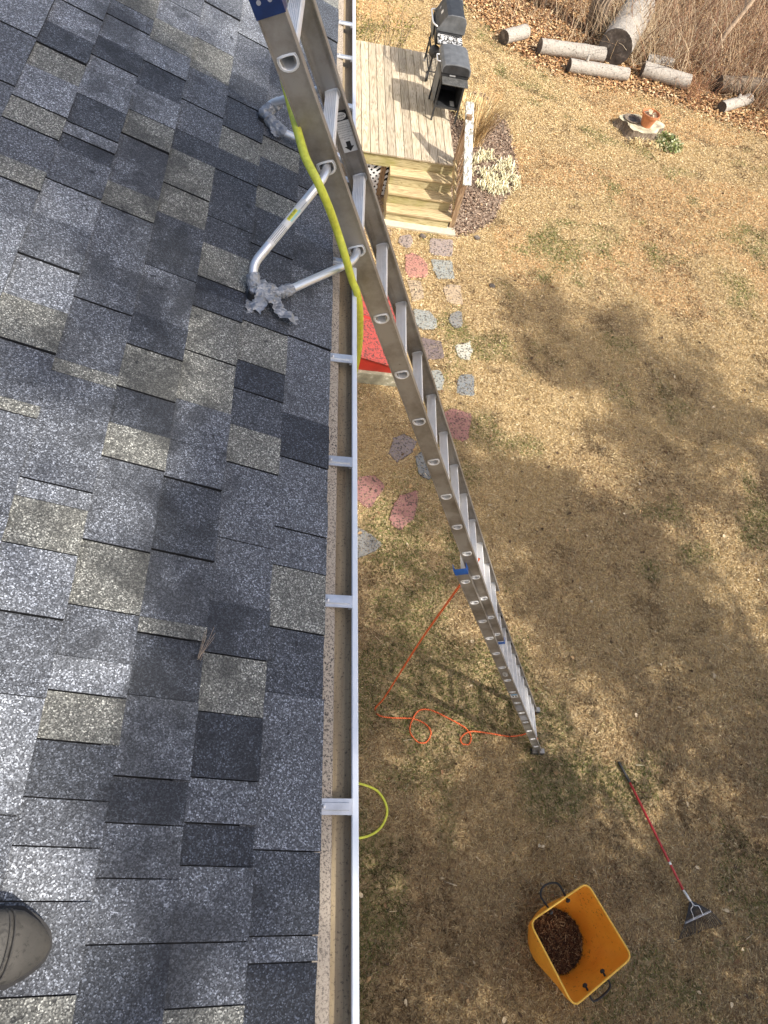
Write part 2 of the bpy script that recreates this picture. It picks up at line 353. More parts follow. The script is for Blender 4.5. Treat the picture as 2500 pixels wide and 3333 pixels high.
def inpoly(x,y,poly):
    r=np.zeros(len(x),bool); n=len(poly)
    for i in range(n):
        x0,y0=poly[i];x1,y1=poly[i-1]
        c=((y0>y)!=(y1>y)); 
        with np.errstate(all='ignore'): r^=c&(x<(x1-x0)*(y-y0)/(y1-y0)+x0)
    return r

# ------------------------------------------------------------------ the ground
mb=MB(); mb.add([(-300,-300,0),(300,-300,0),(300,300,0),(-300,300,0)],[(0,1,2,3)])
tag(mb.build('lawn_ground',MAT['lawn']),'dry winter lawn behind the house','ground',kind='structure')
MULCH=[(2.66,14.9),(3.337,14.819),(3.754,15.068),(3.893,14.996),(3.988,14.388),(4.235,14.099),(4.269,13.68),(4.295,13.067),(4.274,12.412),(4.033,11.734),(3.834,11.39),(3.626,10.857),(3.254,10.443),(2.88,10.25),(2.66,10.6)]
def wobble(poly,per=6,amp=.05):
    out=[]; n=len(poly)
    for i in range(n):
        a,b=Vector(poly[i]),Vector(poly[(i+1)%n])
        for k in range(per):
            p=a.lerp(b,k/per); out.append((p.x+random.uniform(-amp,amp),p.y+random.uniform(-amp,amp)))
    return out
def sheet(poly,z,name,mat):
    mb=MB(); mb.add([(x,y,z) for x,y in poly],[tuple(range(len(poly)))]); return tag(mb.build(name,mat),kind='structure')
sheet(wobble(MULCH),.006,'mulch_bed',MAT['mulch'])
MULCH2=[(-.2,10.0),(1.75,10.0),(1.72,10.35),(1.62,10.6),(1.62,11.1),(-.2,11.1)]
sheet(wobble(MULCH2),.006,'mulch_strip',MAT['mulch'])
EDGE=[(2.6,20.5),(3.68,19.03),(4.07,18.3),(4.61,17.25),(5.6,16.5),(6.75,16.35),(7.83,16.4),(8.86,16.0),(9.93,15.7),(10.62,15.4),(13,14.6)]
WOOD=EDGE+[(24,14.5),(40,60),(-10,60),(0,24)]
sheet(wobble(EDGE,5,.12)+[(24,14.5),(40,60),(-10,60),(0,24)],.006,'woodland_floor',MAT['mould'])

# ------------------------------------------------------------------ the house: wall, roof with separate shingles
house=thing('house','house with grey and tan asphalt shingle roof seen from above','house')
A21=R(21); ca,sa=math.cos(A21),math.sin(A21); EX,EZ=.163,H-1.6
def RP(u,y,h=0.): return (EX-u*ca+h*sa, y, EZ+u*sa+h*ca)
mb=MB()
for i in range(28):
    z0=.35+i*.19; mb.add([(-.19,-9,z0),(-.19,20,z0),(-.203,20,z0+.19),(-.203,-9,z0+.19),(-.205,-9,z0),(-.205,20,z0)],[(0,1,2,3),(0,4,5,1)])
mb.bb(-7.8,-.21,-9,20,0,5.72)
mb.build('wall',MAT['siding'],house)
roof=None
mb=MB(); 
for sgn in (1,):
    r0=RP(.0,0,-.03); 
    prof=[(RP(.005,0,-.004)[0],RP(.005,0,-.004)[2]),(RP(4.3,0,-.004)[0],RP(4.3,0,-.004)[2])]
    xr,zr=prof[1]; xl=2*xr-prof[0][0]
    P_=[prof[0],prof[1],(xl,prof[0][1]),(xl,prof[0][1]-.03),(xr,zr-.05),(prof[0][0],prof[0][1]-.022)]
    mb.ext([(p[0],p[1]) for p in P_],(0,-9.3,0),(0,20.3,0),(1,0,0),(0,0,1))
roof=mb.build('roof',MAT['black'],house)
mb=MB(); mb.bb(.085,.122,-9.2,20.2,5.70,5.868); mb.bb(-.2,.085,-9.2,20.2,5.705,5.72); mb.build('fascia_board',MAT['trim'],house)
SHINGLES={0:[(3.686,'D'),(3.387,'D'),(3.05,'M'),(2.72,'D'),(2.5,'D'),(2.275,'M'),(2.007,'D'),(1.859,'M'),(1.549,'M'),(1.259,'K'),(1.11,'M'),(1.002,'M'),(.893,'M'),(.788,'T'),(.63,'D'),(.477,'M'),(.163,'D'),(.018,'M'),(-.025,'K'),(-.13,'K')],
1:[(3.35,'M'),(3.069,'D'),(2.787,'M'),(2.453,'T'),(2.327,'D'),(2.169,'T'),(2.055,'D'),(1.875,'D'),(1.746,'D'),(1.536,'T'),(1.385,'K'),(1.284,'D'),(1.161,'T'),(1.042,'M'),(.826,'M'),(.662,'D'),(.542,'T'),(.416,'K'),(.287,'M'),(.205,'K'),(.132,'M'),(.01,'M'),(-.085,'T')],
2:[(3.3,'L'),(3.013,'M'),(2.728,'D'),(2.565,'D'),(2.389,'T'),(2.254,'D'),(2.142,'D'),(1.907,'D'),(1.782,'T'),(1.637,'K'),(1.586,'D'),(1.516,'T'),(1.353,'T'),(1.185,'M'),(1.055,'M'),(.947,'D'),(.859,'D'),(.754,'M'),(.595,'T'),(.56,'D'),(.431,'M'),(.278,'D'),(.198,'M'),(.109,'M'),(.01,'D')],
3:[(3.3,'M'),(3.09,'L'),(2.826,'T'),(2.62,'M'),(2.416,'M'),(2.247,'D'),(2.138,'T'),(1.964,'T'),(1.828,'D'),(1.6,'M'),(1.415,'D'),(1.301,'T'),(1.164,'D'),(1.052,'T'),(.955,'M'),(.741,'T'),(.594,'M'),(.488,'L'),(.419,'T'),(.33,'D'),(.232,'M'),(.155,'L'),(.073,'M')],
4:[(2.95,'L'),(2.793,'T'),(2.65,'L'),(2.509,'D'),(2.363,'L'),(2.219,'T'),(2.094,'M'),(1.861,'T'),(1.759,'M'),(1.391,'M'),(1.186,'T'),(1.145,'M'),(.849,'L'),(.804,'T'),(.695,'L'),(.555,'M'),(.401,'L'),(.2,'M')],
5:[(2.95,'T'),(2.76,'M'),(2.66,'L'),(2.518,'D'),(2.399,'L'),(2.291,'L'),(2.174,'D'),(2.028,'L'),(1.975,'D'),(1.909,'M'),(1.764,'L'),(1.618,'M'),(1.463,'L'),(1.321,'T'),(1.189,'M'),(1.033,'T'),(.997,'M'),(.75,'L'),(.5,'M')],
6:[(2.75,'L'),(2.595,'L'),(2.444,'D'),(2.318,'T'),(2.192,'L'),(2.028,'T'),(1.923,'M'),(1.772,'T'),(1.692,'M'),(1.566,'L'),(1.3,'M'),(1.1,'T')],
7:[]}
EXPO=.143
rs=random.Random(3)
def shingle_faces(mb,u0,y0,y1,proud,over=.03,em=1):
    """one tab: butt edge at u0, thicker at the butt; a slightly bowed butt edge"""
    n=3; top=[];bot=[]
    l0=.0075+proud; l1=.0015+proud*.6
    j=[rs.uniform(-.0012,.0012) for _ in range(n+1)]
    vs=[]
    for i in range(n+1):
        y=y0+(y1-y0)*i/n
        vs+= [RP(u0+j[i],y,-.001),RP(u0+j[i],y,l0+rs.uniform(-.0006,.0006)),RP(u0+EXPO+over,y,l1),RP(u0+EXPO+over,y,-.002)]
    top=[];edge=[]
    for i in range(n):
        a=i*4;b=a+4
        edge.append((a,a+1,b+1,b)); top+=[(a+1,a+2,b+2,b+1),(a+2,a+3,b+3,b+2)]
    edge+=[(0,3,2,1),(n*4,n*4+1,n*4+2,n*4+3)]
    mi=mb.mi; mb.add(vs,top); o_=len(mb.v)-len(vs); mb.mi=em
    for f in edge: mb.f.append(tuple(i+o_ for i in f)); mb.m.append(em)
    mb.mi=mi
YT,YB=3.95,-.42
for c in range(8):
    rows=[r for r in SHINGLES[c]]
    y=rows[0][0] if rows else -.3
    up=[]
    while y<YT: y+=rs.choice([.13,.16,.2,.26]); up.append((y,rs.choice('DMLMTD' if c<3 else 'LMLTMD')))
    if up: up[-1]=(max(up[-1][0],YT),up[-1][1])
    rows=up[::-1]+rows
    y=rows[-1][0]
    while y>YB: y-=rs.choice([.13,.16,.2]); rows.append((y,rs.choice('DMKM' if c<3 else 'LMMTD')))
    pr_=0
    for (ya,ta),(yb,_) in zip(rows,rows[1:]):
        pr_=rs.choice([q for q in (0,.0035,.0065) if q!=pr_]) if rs.random()<.85 else pr_
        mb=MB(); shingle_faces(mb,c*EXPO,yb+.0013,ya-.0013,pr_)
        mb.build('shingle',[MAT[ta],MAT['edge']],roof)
    if c==0: YEND=[]
mb=MB(); TN='KDMLT'
def field(c,ya,yb,tones):
    y=ya
    while y>yb:
        y2=max(yb,y-rs.choice([.13,.17,.22,.27])); mb.mi=TN.index(rs.choice(tones))
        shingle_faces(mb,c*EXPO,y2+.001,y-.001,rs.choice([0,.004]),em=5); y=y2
for c in range(29):
    if c<8: field(c,20.2,4.2,'DMLTM'); field(c,-.62,-9.2,'DMLTM')
    else: field(c,20.2,-9.2,'DMLTM')
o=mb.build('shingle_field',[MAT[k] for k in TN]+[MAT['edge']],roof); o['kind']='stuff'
# ------------------------------------------------------------------ gutter
gut=thing('gutter','white rain gutter with grimy tan inside along the roof edge','gutter')
Y0,Y1=-9.2,20.2
gp=[(.126,5.872),(.128,5.840),(.135,5.834),(.226,5.832),(.236,5.838),(.243,5.848),(.2385,5.860),(.2385,5.872)]
mb=MB(); mb.ext(gp,(0,Y0,0),(0,Y1,0),(1,0,0),(0,0,1),close=False); mb.build('trough_inside',MAT['gutter_in'],gut,smooth=False)
go=[(.1235,5.872),(.1255,5.786),(.134,5.7815),(.223,5.7815),(.2415,5.795),(.2505,5.825),(.2485,5.853),(.2525,5.872)]
mb=MB(); mb.ext(go,(0,Y0,0),(0,Y1,0),(1,0,0),(0,0,1),close=False); mb.build('trough_outside',MAT['white'],gut)
mb=MB(); mb.ext([(.2375,5.862),(.2375,5.8715),(.2395,5.8735),(.2505,5.8735),(.2525,5.8715),(.2525,5.862)],(0,Y0,0),(0,Y1,0),(1,0,0),(0,0,1)); mb.build('lip',MAT['white'],gut)
mb=MB(); mb.ext([(.128,5.8878),(.1935,5.866),(.1965,5.861),(.1935,5.8625),(.128,5.884)],(0,Y0,0),(0,Y1,0),(1,0,0),(0,0,1)); mb.build('drip_edge',MAT['drip'],gut)
mb=MB(); mb.bb(.1905,.1935,Y0,Y1,5.84,5.8615); mb.build('gap_shade_strip',MAT['gap_dark'],gut)  # dark strip painting the shade of the gap below the drip edge
hy=[.157*1.625,.453*1.625,.717*1.625,.958*1.625,2.003,2.47,1.828*1.625,2.064*1.625,2.249*1.625,-.35,4.3,4.9,5.5]
for i,y in enumerate(hy):
    y_=y; w=.0165; mb=MB()
    pf=[(-w,0),(-w,.003),(-w*.55,.0032),(-w*.42,.0075),(w*.42,.0075),(w*.55,.0032),(w,.003),(w,0),(w*.5,.0005),(w*.36,.005),(-w*.36,.005),(-w*.5,.0005)]
    mb.ext(pf,(.150,y_,5.8735),(.231,y_,5.8735),(0,1,0),(0,0,1)); mb.bb(.229,.2385,y_-w,y_+w,5.866,5.8765)
    mb.lathe([(.004,0),(.004,.004),(.002,.005)],(.176,y_,5.8805),8,capt=True)
    mb.build('hanger',MAT['hanger'],gut)

# ------------------------------------------------------------------ extension ladder
lad=thing('extension_ladder','long aluminium extension ladder leaning on the roof edge','ladder')
def section(org,d,k0,k1,width,rd,kr,half,mrail,mrung,taps):
    """one ladder section. org: centre of rung 0 at the near rail's outer face; d: step per rung (pointing down)"""
    org=Vector(org); d=Vector(d); a=d.normalized(); rd=Vector(rd).normalized()
    n=a.cross(rd).normalized(); n=n if n.z>0 else -n
    ND=16; prof=[]
    wN,hN=.0215,.0155     # half width along n, half height along the rail
    for i in range(ND):
        t=2*math.pi*i/ND; x=math.cos(t); y=math.sin(t)
        if y>0: q=(abs(x)**6+abs(y)**6)**(1/6); prof.append((wN*x/q,hN*y/q))
        else: prof.append((wN*x,hN*y*1.15))
    up=-a
    tilt=R(12); n2=(n*math.cos(tilt)+up*-math.sin(tilt)); up2=(up*math.cos(tilt)+n*math.sin(tilt))
    Xp,Yp=n,up
    for side in (0,1):
        base=org+rd*(width*side); outw=-rd if side==0 else rd
        mb=MB()
        for lay in (0,.0026):
            for k in range(math.floor(k0)-1,math.ceil(k1)+1):
                lo=max(k-.5,k0); hi=min(k+.5,k1)
                if hi<=lo: continue
                c=base+d*k-outw*lay
                if lo<=k-.1 and hi>=k+.1:
                    inn=[];out=[]
                    ya=(k-lo)*.3048; yb=(k-hi)*.3048
                    for (x,y) in prof:
                        inn.append(c+Xp*x+Yp*y)
                        sx=half/abs(x) if abs(x)>1e-9 else 1e9; sy=(ya/y if y>1e-9 else (yb/y if y<-1e-9 else 1e9)); s=min(sx,sy)
                        out.append([x*s,y*s])
                    for (cx,cy) in ((half,ya),(-half,ya),(-half,yb),(half,yb)):
                        j=min(range(ND),key=lambda i:(math.atan2(out[i][1],out[i][0])-math.atan2(cy,cx))**2); out[j]=[cx,cy]
                    o_=[c+Xp*x+Yp*y for x,y in out]
                    mb.add(inn+o_,[(i,(i+1)%ND,ND+(i+1)%ND,ND+i) for i in range(ND)])
                else:
                    mb.add([base+d*lo-outw*lay+n*half,base+d*lo-outw*lay-n*half,base+d*hi-outw*lay-n*half,base+d*hi-outw*lay+n*half],[(0,1,2,3)])
        A=base+d*k0; B=base+d*k1
        for sg in (-1,1):   # flanges
            mb.ext([(half*sg,.006),(half*sg-.0032*sg,.006),(half*sg-.0032*sg,-.028),(half*sg,-.028)],A,B,n,outw)
        for s2 in (-.55,-.47,.47,.55): # ribs on the inner face
            mb.ext([(half*s2-.0012,-.0024),(half*s2+.0012,-.0024),(half*s2+.0012,-.0042),(half*s2-.0012,-.0042)],A,B,n,outw)
        mb.build('rail',mrail,lad)
    # rungs: D tube with ribbed flat top, open ends and swaged collars
    tp=[]
    m=7
    for i in range(m): 
        x=-wN*.86+2*wN*.86*i/(m-1); 
        tp+= [(x-.0016,hN),(x-.0010,hN+.0020),(x+.0010,hN+.0020),(x+.0016,hN)]
    low=[p for p in prof if p[1]<=hN*.55]
    low=sorted([p for p in low if p[0]>0],key=lambda p:-p[1])+sorted([p for p in low if p[0]<=0],key=lambda p:p[1])
    pf=tp+[(wN,hN*.8)]+low+[(-wN,hN*.8)]
    for k in kr:
        c=org+d*k; mb=MB()
        mb.ext(pf,c-rd*.002,c+rd*(width+.002),Xp,Yp,close=False)
        n_=len(pf); 
        mb.ext([pf[-1],pf[0]],c-rd*.002,c+rd*(width+.002),Xp,Yp,close=False)
        mb.build('rung',mrung,lad)
        for side in (0,1):
            for io in (1,-1):
                cc=c+rd*(width*side)+rd*((-.0015 if side==0 else .0015)*io if io==1 else (.0045 if side==0 else -.0045))
                mb=MB(); ring=[cc+Xp*x*1.12+Yp*y*1.12 for x,y in prof]; mb.tube(ring,.0028,6,close=True)
                if io==1:
                    ring=[cc+Xp*x*1.32+Yp*y*1.32 for x,y in prof]; mb.tube(ring,.0016,5,close=True)
                mb.build('rung_collar',mrung,lad,smooth=True)
    return n,a
FO=Vector((-.0232,2.0049,H-1.0105)); FD=Vector((.13356,-.00958,-.27381)); RD=Vector((.03,.9995,0)).normalized()
nF,aF=section(FO,FD,-1.35,13.45,.405,RD,range(-1,14),.0375,MAT['rail'],MAT['rung'],0)
BO=Vector((1.24085,1.86956,H-3.738)); BD=Vector((.137479,-.009038,-.271884))
nB,aB=section(BO,BD,-.42,13.62,.45,RD,range(0,14),.0375,MAT['rail'],MAT['rung'],0)
# blue end covers, shoes, stickers
def wrap(org,d,ka,kb,n,mat,name,ext=.002,half=.0385):
    o=Vector(org); mb=MB(); mb.ext([(half,.0075),(-half,.0075),(-half,-.03),(-half-.0012,-.03),(-half-.0012,.0088),(half+.0012,.0088),(half+.0012,-.03),(half,-.03)],o+Vector(d)*ka,o+Vector(d)*kb,n,-RD); return mb.build(name,mat,lad)
wrap(FO,FD,-1.36,-.38,nF,MAT['navy'],'end_cap')
for q in (-.018,.012):
    mb=MB(); c=FO+FD*-.5-RD*.0092+nF*q; M=Matrix((nF,-FD.normalized(),-RD)).transposed(); mb.lathe([(.006,0),(.006,.0015)],c,12,M,capt=True); mb.build('rivet',MAT['greydot'],lad)
wrap(BO,BD,-.60,-.36,nB,MAT['blue'],'tape_band'); 
o_=BO+RD*.45; mb=MB(); mb.ext([(.04,-.009),(-.04,-.009),(-.04,.03),(.04,.03)],o_+BD*-.5,o_+BD*-.36,nB,-RD); mb.build('end_cap',MAT['black'],lad)
wrap(FO,FD,13.42,13.56,nF,MAT['blue'],'tape_band')
for s_,w_ in ((0,-1),(.45,1)):
    c=BO+BD*13.62+RD*s_; mb=MB()
    mb.beam(c+Vector((-.06,0,-.005)),c+Vector((.075,0,-.005)),.05,.012)
    for q in (-.018,.018): mb.beam(c+Vector((0,q,0)),c+Vector((-.012,q,.075)),.003,.045,(0,1,0)) 
    mb.tube([c+Vector((-.004,-.026,.03)),c+Vector((-.004,.026,.03))],.006,8)
    mb.build('shoe',MAT['rail'],lad,bevel=.002)
    mb=MB(); mb.bb(c.x-.065,c.x+.08,c.y-.03,c.y+.03,.004,.022); mb.build('shoe_pad',MAT['rubber'],lad)
for s_ in (.03,.375):   # rung locks near the foot of the fly section
    c=FO+FD*12.9+RD*s_-nF*.045; mb=MB(); mb.beam(c-aF*.05,c+aF*.05,.018,.045,nF); mb.tube([c+aF*.04-RD*.015,c+aF*.04+RD*.015],.016,10); mb.build('rung_lock',MAT['black'],lad,bevel=.002)
for k in range(3,12):
    c=BO+BD*(k+.12)+RD*.437-nB*.0; mb=MB(); mb.beam(c+nB*.012,c+nB*.033,.012,.03,aB); mb.build('black_rung_block',MAT['black'],lad,bevel=.002)  # small black block just below each rung at the far rail
# warning label on the inside of the far rail of the fly
def on_far(k,x,lift=.0048): return FO+FD*k+RD*(.405-lift)+nF*x
Lc=on_far(1.42,.0); Xd=nF; Yd=-aF
def quad(c,X,Y,w,h,mat,name,par,lift=0,th=.0006):
    X=Vector(X).normalized(); Y=Vector(Y).normalized(); Z=X.cross(Y); c=Vector(c)+Z*lift
    mb=MB(); mb.ext([(-w/2,-h/2),(w/2,-h/2),(w/2,h/2),(-w/2,h/2)],c-Z*th,c,X,Y); return mb.build(name,mat,par)
lb=quad(Lc,Xd,Yd,.05,.142,MAT['label'],'warning_label',lad)
Zd=Xd.cross(Yd)
quad(Lc+Yd*.057,Xd,Yd,.0502,.034,MAT['ink'],'label_header',lb,.0006)
mb=MB(); c=Lc+Yd*.057+Zd*.0014; mb.add([c+Xd*.022*math.cos(t)+Yd*.013*math.sin(t) for t in [2*math.pi*i/24 for i in range(24)]],[tuple(range(24))]); mb.build('label_oval',MAT['label'],lb)
text('DANGER',.0085,c+Yd*.003,Xd,Yd,MAT['ink'],lb,.0005); text('FALLING',.0075,c-Yd*.006,Xd,Yd,MAT['ink'],lb,.0005)
for i,(s_,z_) in enumerate((('Do not stand at or',.0050),('above this rung.',.0050),('YOU CAN LOSE YOUR BALANCE',.0040),('Do not overreach or get in',.0042),('bad positions or sudden falls',.0040),('to any position.',.0042),('OTHER SAFETY NOTICES',.0042),('ON LABEL',.0045))):
    text(s_,z_*1.05,Lc+Yd*(.031-.0078*i),Xd,Yd,MAT['ink'],lb,.0012)
mb=MB(); c=Lc-Yd*.05+Zd*.0012; mb.add([c+Xd*x+Yd*y for x,y in ((-.008,.018),(.008,.018),(.008,.0),(.017,.0),(0,-.018),(-.017,.0),(-.008,.0))],[tuple(range(7))]); mb.build('label_arrow',MAT['ink'],lb)
# oval maker's plate and paper label on the near rail of the base
def on_near(k,x): return BO+BD*k-RD*.0008+nB*x
c=on_near(5.53,0); Xo,Yo=-aB,nB
mb=MB(); pts=[c-RD*.0012+Xo*-.055*math.cos(t)+Yo*.021*math.sin(t) for t in [2*math.pi*i/28 for i in range(28)]]; mb.add(pts,[tuple(range(28))]); ov=mb.build('oval_plate',MAT['label'],lad)
mb=MB(); mb.tube([p-RD*.0004 for p in [c-RD*.0012+Xo*-.049*math.cos(t)+Yo*.0165*math.sin(t) for t in [2*math.pi*i/28 for i in range(28)]]],.0012,5,close=True); mb.build('oval_border',MAT['ink'],ov)
text('Keller',.03,c-RD*.0018,-Xo,-Yo if (-Xo).cross(-Yo).dot(-RD)>0 else Yo,MAT['ink'],ov,.0004)
c=on_near(7.33,0); Y_=-nB if (aB).cross(-nB).dot(-RD)>0 else nB
pl=quad(c-RD*.001,aB,Y_,.10,.062,MAT['label'],'paper_label',lad)
quad(c-RD*.001+aB*-.03,aB,Y_,.03,.05,MAT['bluelabel'],'label_print',pl,.0006)
for q in (-.012,.012): quad(c-RD*.001+aB*.012+nB*q,aB,Y_,.034,.010,MAT['ink'],'label_print',pl,.0006)
# paper strip lower down
for k in (8.5,9.5): quad(on_near(k,0)-RD*.0008,aB,Y_,.16,.058,MAT['greydot'],'worn_label',lad)
# ------------------------------------------------------------------ stabilizer (stand-off) with taped feet
stab=thing('ladder_stabilizer','silver tube ladder stabilizer with duct taped feet on the roof','ladder stabilizer')
P1=FO+FD; P2=FO+FD*2; TR=.0135
def sweep(pts,r,mat,name,rad=.06): 
    mb=MB(); mb.tube(round_path(pts,rad,8),r,14); return mb.build(name,mat,stab,smooth=True)
E1=Vector((-.087,1.687,6.071));F1=Vector((-.065,1.639,6.012));G1=Vector((.004,1.672,5.998))
E2=Vector((-.085,2.575,6.052));F2=Vector((-.101,2.538,6.026));G2=Vector((-.04,2.486,6.010))
y_=Vector((0,1,0))
sweep([P1+RD*.2,P1-RD*.04,E1,F1+Vector((0,-.005,.004))],TR,MAT['tube'],'upper_arm',.055)
sweep([P2+RD*.2,P2-RD*.045,G1,F1],TR,MAT['tube'],'lower_arm',.055)
sweep([P1+RD*.2,P1+RD*.46,E2,F2+Vector((-.004,0,.002))],TR,MAT['tube'],'upper_arm',.055)
sweep([P2+RD*.2,P2+RD*.47,G2,F2],TR,MAT['tube'],'lower_arm',.055)
mb=MB(); c=Vector((-.075,1.628,5.985)); mb.lathe([(.020,-.012),(.022,.004),(.018,.03),(.015,.05)],c,14); mb.build('rubber_foot',MAT['rubber'],stab,smooth=True)
mb=MB(); c=Vector((-.105,2.53,6.0)); mb.lathe([(.020,-.012),(.022,.004),(.018,.03)],c,14); mb.build('rubber_foot',MAT['rubber'],stab,smooth=True)
def tapewrap(a,b,r,seed):
    a,b=Vector(a),Vector(b); mb=MB(); rr=random.Random(seed); N=9; pts=[]; rad=[]
    for i in range(N):
        t=i/(N-1); pts.append(a.lerp(b,t)+Vector([rr.uniform(-.002,.002) for _ in range(3)])); rad.append(r*(1+rr.uniform(-.10,.12)))
    mb.tube(pts,rad,16); vs=[]
    for i,v in enumerate(mb.v):
        w=Vector(v); q=mnoise.noise(w*60+Vector((seed,0,0)))*.0026; ax=a.lerp(b,.5); vs.append(tuple(w+(w-ax).normalized()*q))
    mb.v=vs; return mb.build('tape_wrap',MAT['tape'],stab,smooth=False)
def tapeflap(pts,w,seed,torn=True):
    """a crumpled tape end: ribbon with ragged last edge"""
    rr=random.Random(seed); pts=spline(pts,7); mb=MB(); n=len(pts); W=6; vs=[]
    for i,p in enumerate(pts):
        d=(pts[min(i+1,n-1)]-pts[max(i-1,0)]).normalized(); s=d.cross(Vector((.3,0,1))).normalized(); up=s.cross(d)
        for k in range(W):
            q=(k/(W-1)-.5)*w; j=rr.uniform(-.012,.008) if (i==n-1 and torn) else 0
            e=rr.uniform(-.004,.003) if k in (0,W-1) else 0
            vs.append(p+s*(q+e)+d*j+up*(mnoise.noise((p+s*q)*45+Vector((seed,2,1)))*.011))
    mb.add(vs,[(i*W+k,i*W+k+1,(i+1)*W+k+1,(i+1)*W+k) for i in range(n-1) for k in range(W-1)])
    o=mb.build('tape_end',MAT['tape'],stab); s=o.modifiers.new('t','SOLIDIFY'); s.thickness=.0008; return o
tapewrap(E1.lerp(F1,.25),F1+Vector((0,-.012,-.012)),.020,1)
tapewrap(G1+(G1-F1).normalized()*-.008,G1+(P2-RD*.045-G1).normalized()*.045,.0185,2)
tapewrap(F1+Vector((-.002,.0,-.008)),G1+Vector((-.01,-.006,-.004)),.019,3)
tapeflap([F1+Vector((-.004,.03,.03)),F1+Vector((.018,.0,.034)),F1+Vector((.012,-.035,.012)),F1+Vector((-.004,-.058,-.006))],.042,4)
tapeflap([G1+Vector((-.03,.004,.03)),G1+Vector((-.018,-.03,.02)),G1+Vector((-.005,-.062,.0)),G1+Vector((.02,-.082,-.008)),G1+Vector((.052,-.083,-.020))],.032,5)
tapeflap([F1+Vector((.0,.0,.02)),F1+Vector((.03,-.01,.02)),F1+Vector((.05,-.03,.008))],.036,6)
tapeflap([F1+Vector((-.02,-.02,.0)),F1+Vector((-.022,-.05,-.004)),F1+Vector((-.014,-.068,-.008))],.02,7)
tapewrap(E2+Vector((.03,.002,.006)),F2+Vector((-.004,.008,.004)),.0205,8)
tapewrap(F2+Vector((-.004,.008,.006)),F2.lerp(G2,.55),.0205,9)
tapewrap(F2.lerp(G2,.5),G2+(P2+RD*.47-G2).normalized()*.012,.020,10)
tapeflap([F2.lerp(G2,.6)+Vector((0,-.01,.005)),F2.lerp(G2,.7)+Vector((-.004,-.03,-.002)),F2.lerp(G2,.8)+Vector((.0,-.045,-.008))],.03,11)
# printed label on the near upper arm
ar=(E1-(P1-RD*.04)); al=ar.length; ad=ar.normalized(); mid=(P1-RD*.04)+ad*(al*.53)
view=(Vector((0,0,H))-mid).normalized(); zc=(view-ad*view.dot(ad)).normalized(); sc_=ad.cross(zc)
def curved(center,length,ang,mat,name,lift,ang0=0):
    mb=MB(); n=8; vs=[]
    for e in (-length/2,length/2):
        for k in range(n+1):
            t=ang0+(k/n-.5)*ang; vs.append(center+ad*e+(zc*math.cos(t)+sc_*math.sin(t))*(TR+lift))
    mb.add(vs,[(k,k+1,n+2+k,n+1+k) for k in range(n)]); return mb.build(name,mat,stab,smooth=True)
curved(mid,.17,2.2,MAT['label'],'tube_label',.0005)
curved(mid-ad*.025,.042,.75,MAT['yellowlabel'],'tube_label_panel',.0009,.30); curved(mid-ad*.03,.045,.5,MAT['greenlabel'],'tube_label_panel',.0009,-.35)
for i in range(5): curved(mid+ad*.045,.06,.07,MAT['ink'],'tube_label_line',.0009,-.8+.38*i)
curved(mid-ad*.07,.03,.06,MAT['ink'],'tube_label_line',.0009,-.3)
fx=-ad; fy=fx.cross(zc)*-1 if fx.cross(fx.cross(zc)*-1).dot(zc)>0 else fx.cross(zc)
tc=mid-ad*.025+(zc*math.cos(.3)+sc_*math.sin(.3))*(TR+.0013)
text('LEVELOK',.0088,tc,fx,fy,MAT['ink'],stab,.0004)

# ------------------------------------------------------------------ garden hose
hose=[(-.09,2.46,6.36),(-.045,2.25,6.34),(0,2.056,6.32),(.022,1.966,6.31),(.043,1.892,6.3),(.079,1.835,6.275),(.12,1.833,6.2),(.158,1.861,6.1),(.194,1.841,6.025),(.228,1.854,5.93),(.250,1.85,5.888),(.273,1.875,5.8),(.294,1.913,5.68),(.319,1.985,5.5),(.335,2.06,5.3),(.34,2.12,4.9),(.33,2.15,4.0),(.32,2.13,2.0),(.33,2.08,.6),(.42,1.9,.1),(.6,1.6,.02),(.85,1.43,.014),(1.15,1.40,.014),(1.36,1.32,.014),(1.45,1.14,.014),(1.36,.965,.014),(1.15,.89,.014),(.9,.95,.014),(.76,1.15,.016),(.84,1.36,.04),(.6,1.9,.014),(.2,2.4,.014),(-.1,3.2,.014)]
mb=MB(); mb.tube(spline(hose,8),.0125,12); hose_o=one(mb,'garden_hose',MAT['hose'],'yellow green garden hose draped over the ladder stabilizer and gutter','hose',smooth=True)

# ------------------------------------------------------------------ rope
ROPE=[(1.585,2.453),(1.45,2.288),(1.343,2.158),(1.389,2.09),(1.532,2.069),(1.758,2.066),(1.898,2.007),(1.947,1.919),(1.888,1.822),(1.791,1.828),(1.717,1.934),(1.751,2.059),(1.834,2.159),(1.965,2.163),(2.163,2.077),(2.332,1.983),(2.39,1.895),(2.36,1.811),(2.287,1.817),(2.278,1.879),(2.387,1.943),(2.605,1.931),(2.822,1.904),(2.975,1.923),(3.036,1.944)]
pts=[(1.40,2.12,3.6),(1.385,2.135,2.9),(1.37,2.15,2.0),(1.375,2.165,.9),(1.38,2.18,.3)]+[(x,y,.012+(.012 if i in (11,20) else 0)) for i,(x,y) in enumerate(ROPE) if i>1]+[(3.01,1.90,.16),(2.985,1.80,.30),(2.965,1.775,.42),(2.95,1.80,.44)]
mb=MB(); mb.tube(spline(pts,7),.0085,8); one(mb,'rope',MAT['rope'],'orange braided rope hanging from the ladder and looped on the grass','rope',smooth=True)

